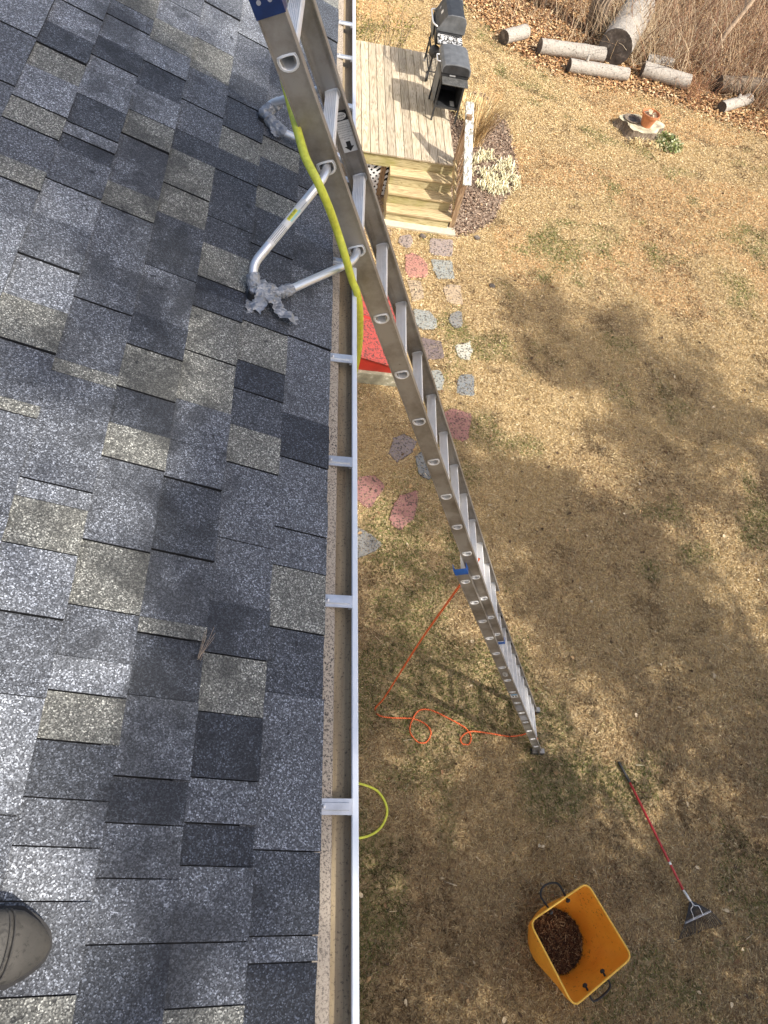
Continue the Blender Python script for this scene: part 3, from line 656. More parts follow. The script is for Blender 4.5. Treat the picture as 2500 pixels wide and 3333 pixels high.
# ------------------------------------------------------------------ leaf rake
rk=thing('leaf_rake','leaf rake with red handle and fan of dark tines lying on the lawn','rake')
a=Vector((4.044,1.656,.03));gq=Vector((4.13,1.438,.035));he=Vector((4.469,.392,.075));sk=Vector((4.515,.30,.085))
ax=(he-a).normalized()
mb=MB(); mb.tube([a,a.lerp(gq,.05),gq],[.010,.0145,.0145],12); mb.build('grip',MAT['rubber'],rk,smooth=True)
mb=MB(); mb.tube([gq,he],.0125,12); mb.build('handle',MAT['red_handle'],rk,smooth=True)
q=gq.lerp(he,.745); mb=MB(); mb.tube([q,q+ax*.03],.0128,12); mb.build('handle_sticker',MAT['label'],rk,smooth=True)
mb=MB(); mb.tube([he-ax*.01,he.lerp(sk,.5),sk],[.014,.015,.011],12); mb.build('ferrule',MAT['zinc'],rk,smooth=True)
b1=Vector((4.407,.114,.075));b2=Vector((4.718,.211,.075)); t1=Vector((4.325,-.02,.034));t2=Vector((4.84,.10,.034))
mb=MB(); mb.beam(b1,b2,.02,.006); mb.build('cross_bar',MAT['zinc'],rk)
NT_=24
for i in range(NT_):
    u=i/(NT_-1); p0=sk+Vector((-.012+.024*u,.012*u-.01,.0)); pb=b1.lerp(b2,u)+Vector((0,0,.004)); pt=t1.lerp(t2,u)+Vector((random.uniform(-.006,.006),random.uniform(-.008,.008),0))
    bow=(pt-pb)*.55+Vector((0,0,.010)); mb=MB(); mb.tube([p0,p0.lerp(pb,.5)+Vector((0,0,.004)),pb,pb+bow,pt+Vector((0,0,.006)),pt-Vector((0,0,.012))],.0034,5); mb.build('tine',MAT['darktine'],rk)
c=b1.lerp(b2,.5)
for q in (-1,1):
    mb=MB(); mb.tube(spline([sk+Vector((q*.005,0,.006)),sk.lerp(c,.28)+Vector((q*.008,0,.02)),sk.lerp(c,.42)+Vector((q*.045,q*.014,.02)),sk.lerp(c,.7)+Vector((q*.05,q*.016,.02)),c+Vector((q*.055,q*.017,.01))],4),.0035,6); mb.build('brace',MAT['zinc'],rk)

# ------------------------------------------------------------------ tub
tub=thing('leaf_tub','big yellow tub with square rim and black rope handles holding leaf debris','tub')
HB=.47
cor=[Vector((3.258,.456)),Vector((3.588,-.15)),Vector((2.960,-.504)),Vector((2.643,.142))]
cen=sum(cor,Vector((0,0)))/4; bc=Vector((3.055,-.005)); NB=64
def sq(t):
    """rounded-square rim through the four measured corners"""
    out=[]; 
    i=int(t*4)%4; f=t*4-int(t*4); return cor[i].lerp(cor[(i+1)%4],f)
def rimpt(k):
    t=k/NB; p=Vector((0,0)); w=0
    for j in range(-4,5): p+=sq((t+j*.006)%1); w+=1
    return p/w
def wall(h,off=0.):
    """cross section at height h (0..1): circle at the bottom, rounded square at the top"""
    out=[]; s=h*h*(3-2*h); s=s**1.15
    for k in range(NB):
        r=rimpt(k); d=(r-cen).normalized(); c0=bc+d*(.275+.045*math.sin(min(1,h*1.6)*math.pi/2)); p=c0.lerp(r,s); dd=(p-bc.lerp(cen,s)).normalized(); p=p-dd*off
        out.append((p.x,p.y,.012+h*(HB-.012)))
    return out
def loft(rings,capb=False,capt=False):
    mb=MB(); n=len(rings[0]); vs=[v for r in rings for v in r]
    fs=[(i*n+k,i*n+(k+1)%n,(i+1)*n+(k+1)%n,(i+1)*n+k) for i in range(len(rings)-1) for k in range(n)]
    if capb: fs.append(tuple(range(n))[::-1])
    if capt: fs.append(tuple((len(rings)-1)*n+k for k in range(n)))
    mb.add(vs,fs); return mb
hs=[0,.04,.12,.22,.34,.46,.58,.7,.82,.92,1]
rings=[wall(h) for h in hs]+[wall(h,.006) for h in hs[::-1]]
mb=loft(rings,True,True); tb=mb.build('body',MAT['tub'],tub,smooth=True)
ring=[Vector(p) for p in wall(1,.003)]; mb=MB(); mb.tube(ring,.0085,8,close=True); mb.build('rim',MAT['tubrim'],tub,smooth=True)
def side_mid(i,f,h): 
    p=cor[i].lerp(cor[(i+1)%4],f); d=(p-cen).normalized(); q=(bc+d*.31).lerp(p,h); return Vector((q.x,q.y,h*HB)),Vector((d.x,d.y,0))
for (i,f0,f1,out,hh) in ((3,.36,.66,.16,.9),(1,.40,.70,.12,.86)):
    a,d=side_mid(i,f0,hh); b,_=side_mid(i,f1,hh); nd=(b-a).normalized(); nd=Vector((-nd.y,nd.x,0)); 
    if nd.dot(d)<0: nd=-nd
    mb=MB(); path=spline([a-nd*.05,a,a+nd*out*.75+Vector((0,0,-.02)),(a+b)/2+nd*out+Vector((0,0,-.06)),b+nd*out*.75+Vector((0,0,-.02)),b,b-nd*.05],7); mb.tube(path,.0095,10); mb.build('rope_handle',MAT['rubber'],tub,smooth=True)
    for q in (a,b):
        mb=MB(); mb.tube([q-nd*.03,q-nd*.042,q-nd*.055],[.02,.024,.014],10); mb.build('handle_knob',MAT['rubber'],tub,smooth=True)
# debris inside the tub: soggy leaves and needles heaped to one side
mb=MB(); N1,N2=20,9
rr=random.Random(5); vs=[(bc.x-.03,bc.y-.02,.11)]
for j in range(1,N2+1):
    for k in range(N1):
        t=2*math.pi*k/N1; r=.268*j/N2; x=bc.x+r*math.cos(t); y=bc.y+r*math.sin(t); sl=.10-.16*(x-bc.x)-.05*(y-bc.y)-.10*(r/.3)**2
        vs.append((x,y,max(.018,sl+rr.uniform(-.012,.012))))
fs=[(0,1+k,1+(k+1)%N1) for k in range(N1)]+[(1+(j-1)*N1+k,1+j*N1+k,1+j*N1+(k+1)%N1,1+(j-1)*N1+(k+1)%N1) for j in range(1,N2) for k in range(N1)]
mb.add(vs,fs)
t=NT('soggy_gutter_debris'); b=t.noise(45,6,.75); MAT['debris']=t.done(t.ramp(b,[(.35,(.022,.011,.006)),(.6,(.10,.05,.022)),(.75,(.25,.15,.07))]),.9); t.bump(b,.9,.03)
deb=one(mb,'gutter_debris',MAT['debris'],'heap of dark wet leaves and needles inside the yellow tub','debris')
N=2600; th=RNG.uniform(0,6.283,N); rad=.262*np.sqrt(RNG.uniform(0,1,N)); x=bc.x+rad*np.cos(th); y=bc.y+rad*np.sin(th)
z=np.maximum(.022,.10-.16*(x-bc.x)-.05*(y-bc.y)-.10*(rad/.3)**2)+RNG.uniform(0,.02,N); an=RNG.uniform(0,6.283,N); L=RNG.uniform(.01,.035,N); w=RNG.uniform(.001,.0035,N)
V=np.zeros((N,4,3)); dx,dy=np.cos(an),np.sin(an); tz=RNG.uniform(-.012,.014,N)
for i,(s1,s2) in enumerate(((-1,-1),(1,-1),(1,1),(-1,1))): V[:,i]=np.stack([x+dx*L*s1-dy*w*s2,y+dy*L*s1+dx*w*s2,z+tz*s1],1)
soup('needle_litter',V,4,pick(N,[(.03,.015,.008),(.10,.05,.022),(.20,.11,.05),(.36,.25,.13)],[4,4,2,1]),MAT['leaf'],parent=deb)['kind']='stuff'

# ------------------------------------------------------------------ deck with steps and railing
deck=thing('wooden_deck','weathered wooden deck with three steps and one railing','deck')
DZ=.81; X0,X1=-.19,2.70
n=round((X1-X0)/.1425)
for i in range(n):
    xa=X1-(i+1)*.1425; mb=MB(); j=random.uniform(-.006,.006); mb.bb(xa+.004,xa+.1385,11.012+j,14.51+random.uniform(-.008,.008),DZ-.028,DZ); mb.build('board',MAT['deck'],deck,bevel=.003)
mb=MB(); mb.bb(X0,X1-.01,11.035,11.075,DZ-.235,DZ-.03); mb.build('rim_joist',MAT['fascia'],deck,bevel=.003)
mb=MB(); mb.bb(X1-.05,X1-.012,11.08,14.48,DZ-.235,DZ-.03); mb.build('rim_joist',MAT['fascia'],deck,bevel=.003)
mb=MB(); mb.bb(X0,X1-.06,14.44,14.48,DZ-.235,DZ-.03); mb.build('rim_joist',MAT['fascia'],deck,bevel=.003)
for x in (.5,1.55,2.62):
    for y in (11.13,14.38): mb=MB(); mb.bb(x-.045,x+.045,y-.045,y+.045,0,DZ-.04); mb.build('support_post',MAT['post'],deck)
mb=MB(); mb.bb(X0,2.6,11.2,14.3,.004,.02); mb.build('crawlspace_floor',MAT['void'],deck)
lat=mb=MB(); mb.bb(X0,1.66,11.088,11.10,.02,.05); lat=mb.build('lattice',MAT['lattice'],deck)
zA,zB=.05,DZ-.24
for sgn in (1,-1):
    x=-1.2
    while x<1.9:
        a=(x,zA);b=(x+sgn*(zB-zA),zB); xa,xb=a[0],b[0]
        # clip to panel
        pts=[]; 
        for t in (0,1): pts.append((xa+(xb-xa)*t,zA+(zB-zA)*t))
        (p,q),(r_,s_)=pts
        if min(p,r_)>1.64 or max(p,r_)<X0: x+=.10; continue
        def clipx(P,Q,lim,gt):
            return (lim,P[1]+(Q[1]-P[1])*(lim-P[0])/(Q[0]-P[0]))
        P,Q=pts
        if P[0]>1.64: P=clipx(P,Q,1.64,1)
        if Q[0]>1.64: Q=clipx(P,Q,1.64,1)
        if P[0]<X0: P=clipx(P,Q,X0,0)
        if Q[0]<X0: Q=clipx(P,Q,X0,0)
        if abs(P[0]-Q[0])>.02:
            yy=11.091 if sgn>0 else 11.0985
            mb=MB(); mb.beam((P[0],yy,P[1]),(Q[0],yy,Q[1]),.0065,.036); mb.build('slat',MAT['lattice'],lat)
        x+=.10
SX0,SX1=1.635,2.70
for i,(za,yf,yb) in enumerate(((.61,10.81,11.03),(.41,10.60,10.86),(.21,10.395,10.65))):
    mb=MB(); mb.bb(SX0,SX1+.03*i,yf,yf+.137,za-.036,za); mb.build('tread_board',MAT['step'],deck,bevel=.003)
    mb=MB(); mb.bb(SX0,SX1+.03*i,yf+.141,yb+.02,za-.036,za-.001); mb.build('tread_board',MAT['step'],deck,bevel=.003)
    mb=MB(); mb.bb(SX0+.012,SX1+.015*i-.01,yf+.025,yf+.045,za-.2+.002,za-.038); mb.build('riser',MAT['fascia'],deck)
for x in (SX0+.02,SX1-.02):
    mb=MB(); mb.add([(x-.018,11.03,.0),(x-.018,11.03,.57),(x-.018,10.84,.57),(x-.018,10.84,.37),(x-.018,10.63,.37),(x-.018,10.63,.17),(x-.018,10.43,.17),(x-.018,10.43,.02),(x+.018,11.03,.0),(x+.018,11.03,.57),(x+.018,10.84,.57),(x+.018,10.84,.37),(x+.018,10.63,.37),(x+.018,10.63,.17),(x+.018,10.43,.17),(x+.018,10.43,.02)],[tuple(range(8)),tuple(range(15,7,-1))]+[(i,8+i,8+(i+1)%8,(i+1)%8) for i in range(8)]); mb.build('stringer',MAT['step'],deck)
# railing on the right of the steps
pu=Vector((2.725,11.12,0)); pl=Vector((2.80,10.50,0))
mb=MB(); mb.bb(2.68,2.77,11.075,11.165,.30,1.60); mb.build('railing_post',MAT['post'],deck,bevel=.004)
mb=MB(); mb.bb(2.757,2.845,10.455,10.545,.0,.96); mb.build('railing_post',MAT['post'],deck,bevel=.004)
ra=Vector((2.715,11.30,1.70)); rb=Vector((2.812,10.33,.92))
mb=MB(); mb.beam(ra,rb,.135,.036); mb.build('cap_rail',MAT['whiterail'],deck,bevel=.004)
ta=Vector((2.722,11.20,1.56)); tb_=Vector((2.80,10.46,.95))
mb=MB(); mb.beam(ta+Vector((0,0,.0)),tb_+Vector((0,0,.0)),.036,.085); mb.build('top_rail',MAT['post'],deck)
ba=Vector((2.69,11.06,.86)); bb_=Vector((2.765,10.50,.36))
mb=MB(); mb.beam(ba,bb_,.036,.085); mb.build('bottom_rail',MAT['step'],deck)
for i in range(5):
    u=.12+.19*i; p=ba.lerp(bb_,u)+Vector((.035,0,0)); q=ta.lerp(tb_,u+.03)+Vector((.036,0,0)); q.y=p.y
    mb=MB(); mb.beam(p+Vector((0,0,-.05)),q,.048,.022,(1,0,0)); mb.build('baluster',MAT['post'],deck,bevel=.002)
mb=MB(); mb.prism(wobble([(1.62,10.27),(2.86,10.265),(2.865,10.62),(1.62,10.62)],5,.006),0,.032); one(mb,'concrete_pad',MAT['concrete'],'pale concrete pad at the foot of the deck steps','concrete pad')

# ------------------------------------------------------------------ grills
def grill_front():
    g=thing('grill','black cart grill with closed lid and folding shelf nearer the steps','grill','grills on the deck',(2.58,12.55,DZ))
    K=lambda mb,nm,m,**k: keep(mb.build(nm,m,None,**k),g)
    z=DZ
    x0,x1,y0,y1=2.36,2.78,12.24,12.90
    for (x,y,w) in ((x0,y0,.0),(x1,y0,.0),(x0,y1,.0),(x1,y1,.0)):
        mb=MB(); mb.beam((x,y,z+.04 if y==y1 else z),(x+(.02 if x==x0 else -.0),y+(.03 if y==y0 else -.01),z+.76),.028,.028,(1,0,0)); K(mb,'leg',MAT['grillblack'])
    for x in (x0,x1):
        mb=MB(); mb.tube([(x-.012,y1,z+.035),(x+.012,y1,z+.035)],.033,14); K(mb,'caster',MAT['rubber'])
    mb=MB(); mb.bb(x0-.01,x1+.01,y0+.02,y0+.045,z+.215,z+.25); K(mb,'cross_bar',MAT['grillblack'])
    # lower box: floor, back and end panels
    mb=MB(); mb.bb(x0+.0,x1,y0+.05,y1,z+.20,z+.215); mb.bb(x1-.01,x1+.002,y0+.05,y1,z+.216,z+.66); mb.bb(x0,x1-.012,y1-.012,y1,z+.216,z+.66); K(mb,'lower_cabinet',MAT['grillblack'])
    mb=MB(); mb.bb(x0+.0,x0+.01,y0+.20,y1-.02,z+.216,z+.66); K(mb,'cabinet_door',MAT['grillgrey'])
    mb=MB(); mb.box((x1-.09,y0+.22,z+.2175),(.07,.16,.002)); K(mb,'white_label',MAT['label'])
    # fire box
    mb=MB(); mb.add([(x0-.01,y0,z+.66),(x1+.01,y0,z+.66),(x1+.01,y1+.02,z+.66),(x0-.01,y1+.02,z+.66),(x0-.03,y0-.02,z+.80),(x1+.03,y0-.02,z+.80),(x1+.03,y1+.03,z+.80),(x0-.03,y1+.03,z+.80)],[(0,3,2,1),(4,5,6,7),(0,1,5,4),(1,2,6,5),(2,3,7,6),(3,0,4,7)]); K(mb,'fire_box',MAT['grillblack'],bevel=.008)
    # lid: bowed end panels, rounded shoulders
    pf=[(-.235,0),(-.245,.05),(-.235,.10),(-.20,.135),(-.10,.155),(.0,.16),(.12,.155),(.20,.14),(.245,.10),(.25,.04),(.25,0)]
    mb=MB(); mb.ext(pf,(2.57,y0-.03,z+.806),(2.57,y1-.02,z+.806),(1,0,0),(0,0,1)); K(mb,'lid',MAT['grillgrey'],bevel=.012)
    mb=MB(); mb.ext([(p[0]*.9,p[1]*.86+.008) for p in pf],(2.57,y0-.034,z+.806),(2.57,y0-.0295,z+.806),(1,0,0),(0,0,1)); K(mb,'lid_end_panel',MAT['grillblack'],bevel=.003)
    mb=MB(); mb.tube(round_path([(x0-.02,y0+.20,z+.87),(x0-.09,y0+.20,z+.87),(x0-.09,y0+.42,z+.87),(x0-.02,y0+.42,z+.87)],.03,5),.011,10); K(mb,'lid_handle',MAT['zinc'],smooth=True)
    mb=MB(); mb.box((2.58,y0-.11,z+.735),(.44,.19,.018),Matrix.Rotation(R(8),3,'X')); K(mb,'folding_shelf',MAT['grillshelf'],bevel=.006)
    mb=MB(); mb.bb(x0+.12,x0+.22,y0-.028,y0-.021,z+.775,z+.795); K(mb,'vent_plate',MAT['zinc'])
    return g
def grill_back():
    g=thing('grill','black gas grill with domed lid and white flecked control panel farther back','grill','grills on the deck',(2.58,13.8,DZ))
    K=lambda mb,nm,m,**k: keep(mb.build(nm,m,None,**k),g)
    z=DZ; x0,x1,y0,y1=2.34,2.76,13.50,14.18
    for x in (x0,x1):
        for y in (y0,y1): mb=MB(); mb.beam((x,y,z+.05),(x+(.03 if x==x0 else 0),y,z+.78),.03,.03,(1,0,0)); K(mb,'leg',MAT['grillblack'])
    for i,(x,y,r_) in enumerate(((x0-.005,y0,.085),(x1+.005,y0,.085))):
        M=Matrix.Rotation(R(90),3,'Y'); mb=MB(); mb.lathe([(r_*.55,-.016),(r_,-.018),(r_,.018),(r_*.55,.016)],(x,y,z+r_),20,M,capb=True,capt=True); w=K(mb,'wheel',MAT['rubber'],bevel=.004)
        mb=MB(); mb.lathe([(r_*.5,-.02),(r_*.5,.02)],(x,y,z+r_),14,M,capt=True); K(mb,'wheel_hub',MAT['greydot'])
    for x in (x0,x1): mb=MB(); mb.tube([(x-.012,y1,z+.03),(x+.012,y1,z+.03)],.03,12); K(mb,'caster',MAT['greydot'])
    # wire shelf: a frame and its wires
    mb=MB()
    for y in (y0,y1): mb.beam((x0,y,z+.17),(x1,y,z+.17),.014,.014)
    for x in (x0,x1): mb.beam((x,y0,z+.17),(x,y1,z+.17),.014,.014)
    fr=K(mb,'wire_shelf_frame',MAT['grillblack'])
    for i in range(13):
        y=y0+(y1-y0)*(i+.5)/13; mb=MB(); mb.tube([(x0,y,z+.176),(x1,y,z+.176)],.003,5); K(mb,'wire',MAT['grillblack'])
    for i in range(4):
        x=x0+(x1-x0)*(i+.5)/4; mb=MB(); mb.tube([(x,y0,z+.171),(x,y1,z+.171)],.003,5); K(mb,'wire',MAT['grillblack'])
    mb=MB(); mb.beam((x0,y0,z+.42),(x0,y1,z+.42),.03,.02); mb.beam((x1,y0,z+.42),(x1,y1,z+.42),.03,.02); K(mb,'side_rail',MAT['grillblack'])
    mb=MB(); mb.add([(x0,y0+.02,z+.62),(x1+.01,y0+.02,z+.62),(x1+.01,y1,z+.62),(x0,y1,z+.62),(x0-.02,y0-.03,z+.84),(x1+.03,y0-.03,z+.84),(x1+.03,y1+.02,z+.84),(x0-.02,y1+.02,z+.84)],[(0,3,2,1),(4,5,6,7),(0,1,5,4),(1,2,6,5),(2,3,7,6),(3,0,4,7)]); K(mb,'fire_box',MAT['grillblack'],bevel=.01)
    pf=[(-.235,0),(-.235,.03),(-.20,.07),(-.135,.20),(-.10,.25),(-.04,.27),(.14,.27),(.20,.25),(.235,.18),(.24,.0)]
    mb=MB(); mb.ext(pf,(2.57,y0+.03,z+.845),(2.57,y1+.0,z+.845),(1,0,0),(0,0,1)); K(mb,'lid',MAT['grillblack'],bevel=.012)
    for yy in (y0,y1+.001): 
        mb=MB(); mb.ext([(p[0]*1.05,p[1]*1.04-.004) for p in pf],(2.57,yy,z+.848),(2.57,yy+.028,z+.848),(1,0,0),(0,0,1)); K(mb,'lid_end_cap',MAT['grillgrey'],bevel=.01)
    mb=MB(); mb.tube(round_path([(x0-.01,y0+.02,z+.90),(x0-.09,y0+.10,z+.92),(x0-.09,y1-.10,z+.92),(x0-.01,y1-.02,z+.90)],.06,6),.014,10); K(mb,'lid_handle',MAT['zinc'],smooth=True)
    mb=MB(); mb.box((2.414,y0+.36,z+1.0),(.006,.085,.06),Matrix.Rotation(R(25),3,'Y')); K(mb,'thermometer',MAT['zinc'],bevel=.004)
    mb=MB(); mb.box((2.40,y0+.55,z+.985),(.004,.05,.04),Matrix.Rotation(R(25),3,'Y')); K(mb,'badge',MAT['greydot'])
    # sloping front panel hanging under the handle
    mb=MB(); mb.box((x0-.03,(y0+y1)/2+.12,z+.72),(.016,.46,.24),Matrix.Rotation(R(-6),3,'Y')); K(mb,'front_panel',MAT['grillgrey'],bevel=.006)
    # side shelf with flecked face and three knobs
    mb=MB(); mb.box((2.565,13.345,z+.795),(.44,.27,.03),Matrix.Rotation(R(4),3,'X')); sh=K(mb,'side_shelf',MAT['panel'],bevel=.005)
    for x in (2.42,2.565,2.71):
        mb=MB(); mb.lathe([(.034,0),(.034,.012),(.026,.03),(.012,.032)],(x,13.36,z+.812),16,capt=True); K(mb,'knob',MAT['label'],smooth=False)
    mb=MB(); mb.lathe([(.0,-.13),(.09,-.12),(.10,-.05),(.085,.0),(.05,.03)],(2.36,13.44,z+.60),18,capt=True); K(mb,'grease_pan',MAT['grillblack'],smooth=True)
    return g
grill_front(); grill_back()

# ------------------------------------------------------------------ stepping stones
STONES=[[(1.894,10.08),(2.096,10.161),(2.111,9.942),(1.992,9.753),(1.863,9.889)],[(2.381,10.111),(2.842,10.191),(2.781,9.717),(2.383,9.707)],[(1.975,9.624),(2.075,9.68),(2.242,9.607),(2.344,9.45),(2.303,9.147),(2.012,9.057),(1.949,9.267)],[(2.384,9.6),(2.775,9.643),(2.764,9.177),(2.459,9.143),(2.411,9.358)],[(1.963,9.014),(2.213,9.045),(2.24,8.65),(2.024,8.513)],[(2.554,8.94),(2.645,9.042),(2.865,9.066),(2.873,8.584),(2.615,8.619)],[(2.017,8.368),(2.319,8.389),(2.411,8.199),(2.387,7.993),(2.09,7.959)],[(2.62,8.362),(2.817,8.476),(2.805,8.109),(2.667,8.055),(2.596,8.199)],[(2.103,7.78),(2.463,7.762),(2.472,7.408),(2.169,7.334)],[(2.64,7.7),(2.925,7.836),(2.926,7.64),(2.866,7.424),(2.711,7.459)],[(2.224,7.142),(2.401,7.168),(2.446,7.019),(2.396,6.764),(2.244,6.743)],[(2.705,7.113),(2.898,7.155),(2.875,6.733),(2.61,6.738),(2.638,6.963)],[(2.37,6.379),(2.546,6.467),(2.818,6.396),(2.727,5.973),(2.647,5.889),(2.442,5.915)],[(1.646,5.847),(1.81,5.94),(1.986,5.812),(1.939,5.661),(1.692,5.42),(1.569,5.572)],[(1.924,5.563),(2.06,5.675),(2.165,5.399),(2.153,5.2),(1.998,5.242)],[(1.148,5.133),(1.396,5.204),(1.517,5.058),(1.447,4.873),(1.313,4.687),(1.147,4.78)],[(1.714,4.943),(1.948,5.021),(1.961,4.899),(1.879,4.566),(1.714,4.393),(1.56,4.517),(1.633,4.781)],[(1.11,4.416),(1.327,4.331),(1.47,4.199),(1.341,4.048),(1.11,3.952)]]
SI=[('mauve','small round mauve stepping stone nearest the concrete pad'),('mauve','squarish mauve stepping stone in front of the concrete pad'),('red','bright red rounded stepping stone near the deck steps'),('blue','squarish blue grey stepping stone beside the bright red one'),('tan','faint tan stepping stone half overgrown below the bright red one'),('tan','pinkish tan stepping stone below the squarish blue grey one'),('blue','large blue grey stepping stone just right of the ladder rails'),('grey','small grey stepping stone with a narrow upright outline'),('plum','dark plum stepping stone just right of the ladder rails'),('pale','pale off white stepping stone opposite the dark plum one'),('blue','blue grey stepping stone partly hidden by the ladder, below the plum one'),('slate','dark slate blue stepping stone with arched top'),('wine','large wine red stepping stone right of the ladder'),('violet','big violet grey stepping stone left of the ladder'),('slate','slate stepping stone tucked under the ladder beside the violet one'),('wine','wine red stepping stone half hidden by the gutter'),('wine','kidney shaped wine red stepping stone between gutter and ladder'),('grey','grey stepping stone cut off by the gutter, nearest the viewer')]
SPOLY=[]
for poly,(cn,lb_) in zip(STONES,SI):
    pts=[]; n=len(poly); P_=[Vector(p) for p in poly]
    for i in range(n):
        a,b,c=P_[i-1],P_[i],P_[(i+1)%n]
        for t in (0,.25,.5,.75):
            q=(b+(a-b)*.22)*(1-t)**2+b*2*t*(1-t)+(b+(c-b)*.22)*t*t; pts.append((q.x+random.uniform(-.016,.016),q.y+random.uniform(-.016,.016)))
    SPOLY.append(pts)
    mb=MB(); k=len(pts); cx=sum(p[0] for p in pts)/k; cy=sum(p[1] for p in pts)/k
    vs=[(x,y,-.03) for x,y in pts]+[(x,y,.012) for x,y in pts]+[(cx+(x-cx)*.95,cy+(y-cy)*.95,.020) for x,y in pts]
    mb.add(vs,[(i,(i+1)%k,k+(i+1)%k,k+i) for i in range(k)]+[(k+i,k+(i+1)%k,2*k+(i+1)%k,2*k+i) for i in range(k)]+[tuple(range(2*k,3*k))])
    one(mb,'stepping_stone',MAT['st_'+cn],lb_,'stepping stone','stepping stones across the lawn')

# ------------------------------------------------------------------ cellar bulkhead
bk=thing('cellar_bulkhead','red sloping steel cellar doors on a mossy concrete curb','cellar doors')
BX0,BX1,BY0,BY1=-.18,1.66,6.80,8.32
mb=MB(); mb.bb(BX0,BX1+.1,BY0-.05,BY0+.10,0,.22); mb.bb(BX0,BX1+.1,BY1-.10,BY1+.05,0,.22); mb.bb(BX1-.05,BX1+.1,BY0+.101,BY1-.101,0,.219); mb.build('curb',MAT['mossconcrete'],bk,bevel=.012)
za,zb=.80,.33
for y in (BY0,BY1-.03):
    mb=MB(); mb.add([(BX0,y,.222),(BX1,y,.222),(BX1,y,zb),(BX0,y,za),(BX0,y+.03,.222),(BX1,y+.03,.222),(BX1,y+.03,zb),(BX0,y+.03,za)],[(0,1,2,3),(7,6,5,4),(0,4,5,1),(1,5,6,2),(2,6,7,3),(3,7,4,0)]); mb.build('side_panel',MAT['bulkside'],bk)
mb=MB(); mb.bb(BX1-.03,BX1,BY0+.031,BY1-.031,.222,zb-.002); mb.build('front_panel',MAT['bulkside'],bk)
for i,(ya,yb) in enumerate(((BY0-.02,(BY0+BY1)/2-.004),((BY0+BY1)/2+.004,BY1+.02))):
    mb=MB(); mb.beam((BX0,(ya+yb)/2,za+.014),(BX1+.03,(ya+yb)/2,zb+.014),yb-ya,.022); d_=mb.build('door_leaf',MAT['bulk'],bk,bevel=.004)
    for yy in (ya+.03,yb-.03):
        mb=MB(); mb.beam((BX0+.05,yy,za+.022),(BX1-.0,yy,zb+.031),.03,.016); mb.build('raised_edge',MAT['bulk'],d_,bevel=.003)
mb=MB(); mb.beam((BX0,(BY0+BY1)/2,za+.034),(BX1+.03,(BY0+BY1)/2,zb+.034),.05,.01); mb.build('centre_strip',MAT['bulkside'],bk)
mb=MB(); mb.tube(round_path([(1.3,7.6,.43),(1.3,7.6,.50),(1.42,7.6,.47),(1.42,7.6,.40)],.02,4),.008,8); mb.build('door_handle',MAT['zinc'],bk)

# ------------------------------------------------------------------ logs, stump, pot
def log(name,a,b,r,label,mat,cut,seed,bumpy=.06,stub=None):
    rr=random.Random(seed); a,b=Vector(a),Vector(b); d=(b-a).normalized(); N=14; n=20; mb=MB(); mb.mi=0
    u=d.orthogonal().normalized(); w=d.cross(u); L=(b-a).length
    root=thing(name,label,'log','logs along the wood edge',(a.x,a.y,0))
    vs=[]; 
    for i in range(N):
        p=a.lerp(b,i/(N-1))
        for k in range(n):
            t=2*math.pi*k/n; q=p+(u*math.cos(t)+w*math.sin(t))*r
            f=1+bumpy*(mnoise.noise(Vector((math.cos(t)*1.5,math.sin(t)*1.5,i*.35+seed*3)))+.5*mnoise.noise(q*9))
            vs.append(p+(u*math.cos(t)+w*math.sin(t))*r*f)
    mb.add(vs,[(i*n+k,i*n+(k+1)%n,(i+1)*n+(k+1)%n,(i+1)*n+k) for i in range(N-1) for k in range(n)])
    if stub: mb.tube([a.lerp(b,stub[0]),a.lerp(b,stub[0])+Vector(stub[1])],[.045,.03],8)
    keep(mb.build('bark',mat,None,smooth=True),root)
    for e,s in ((0,1),(N-1,-1)):
        ring=vs[e*n:(e+1)*n]; c=sum(ring,Vector())/n; mb=MB(); v2=[c-d*s*.004]+[c+(q-c)*.5-d*s*.003+d*rr.uniform(-.004,.004) for q in ring]+[c+(q-c)*.95-d*s*.002 for q in ring]+[q+d*s*.006 for q in ring]
        mb.add(v2,[(0,1+k,1+(k+1)%n) for k in range(n)]+[(1+o_*n+k,1+o_*n+n+k,1+o_*n+n+(k+1)%n,1+o_*n+(k+1)%n) for o_ in (0,1) for k in range(n)]); keep(mb.build('cut_end',cut[0 if e==0 else 1],None),root)
D_,P_c=MAT['cut'],MAT['cutpale']
log('log',(4.497,17.276,.15),(5.067,17.751,.15),.15,'short pale barked log lying apart at the left end','' or MAT['bark'],(D_,P_c),1)
log('log',(5.325,17.172,.16),(6.9,17.34,.16),.16,'pale barked log half under the shadow of the huge log',MAT['bark'],(D_,D_),2)
log('log',(5.939,16.607,.135),(7.363,16.701,.135),.14,'pale barked log with a branch stub in front of the huge log',MAT['bark'],(D_,D_),3,.06,(.27,(-.02,.0,.27)))
log('log',(7.069,17.288,.38),(8.172,19.542,.40),.38,'huge thick log with dark sawn face pointing at the lawn',MAT['bark'],(D_,D_),4,.05)
log('log',(7.80,17.035,.165),(8.909,16.83,.165),.165,'grey barked log right of the huge log',MAT['bark'],(D_,P_c),5)
log('log',(8.0,17.53,.15),(8.66,17.54,.15),.14,'short log half buried in brush behind the grey one',MAT['bark'],(D_,D_),6)
log('log',(9.662,16.95,.2),(10.99,17.242,.2),.185,'thick log with pale sawn end at the right edge',MAT['bark2'],(D_,P_c),7)
log('log',(9.553,16.078,.12),(10.45,16.70,.12),.12,'thin pale log in front of the thick right hand log',MAT['bark'],(D_,D_),8,.08,(.5,(0,.0,.2)))
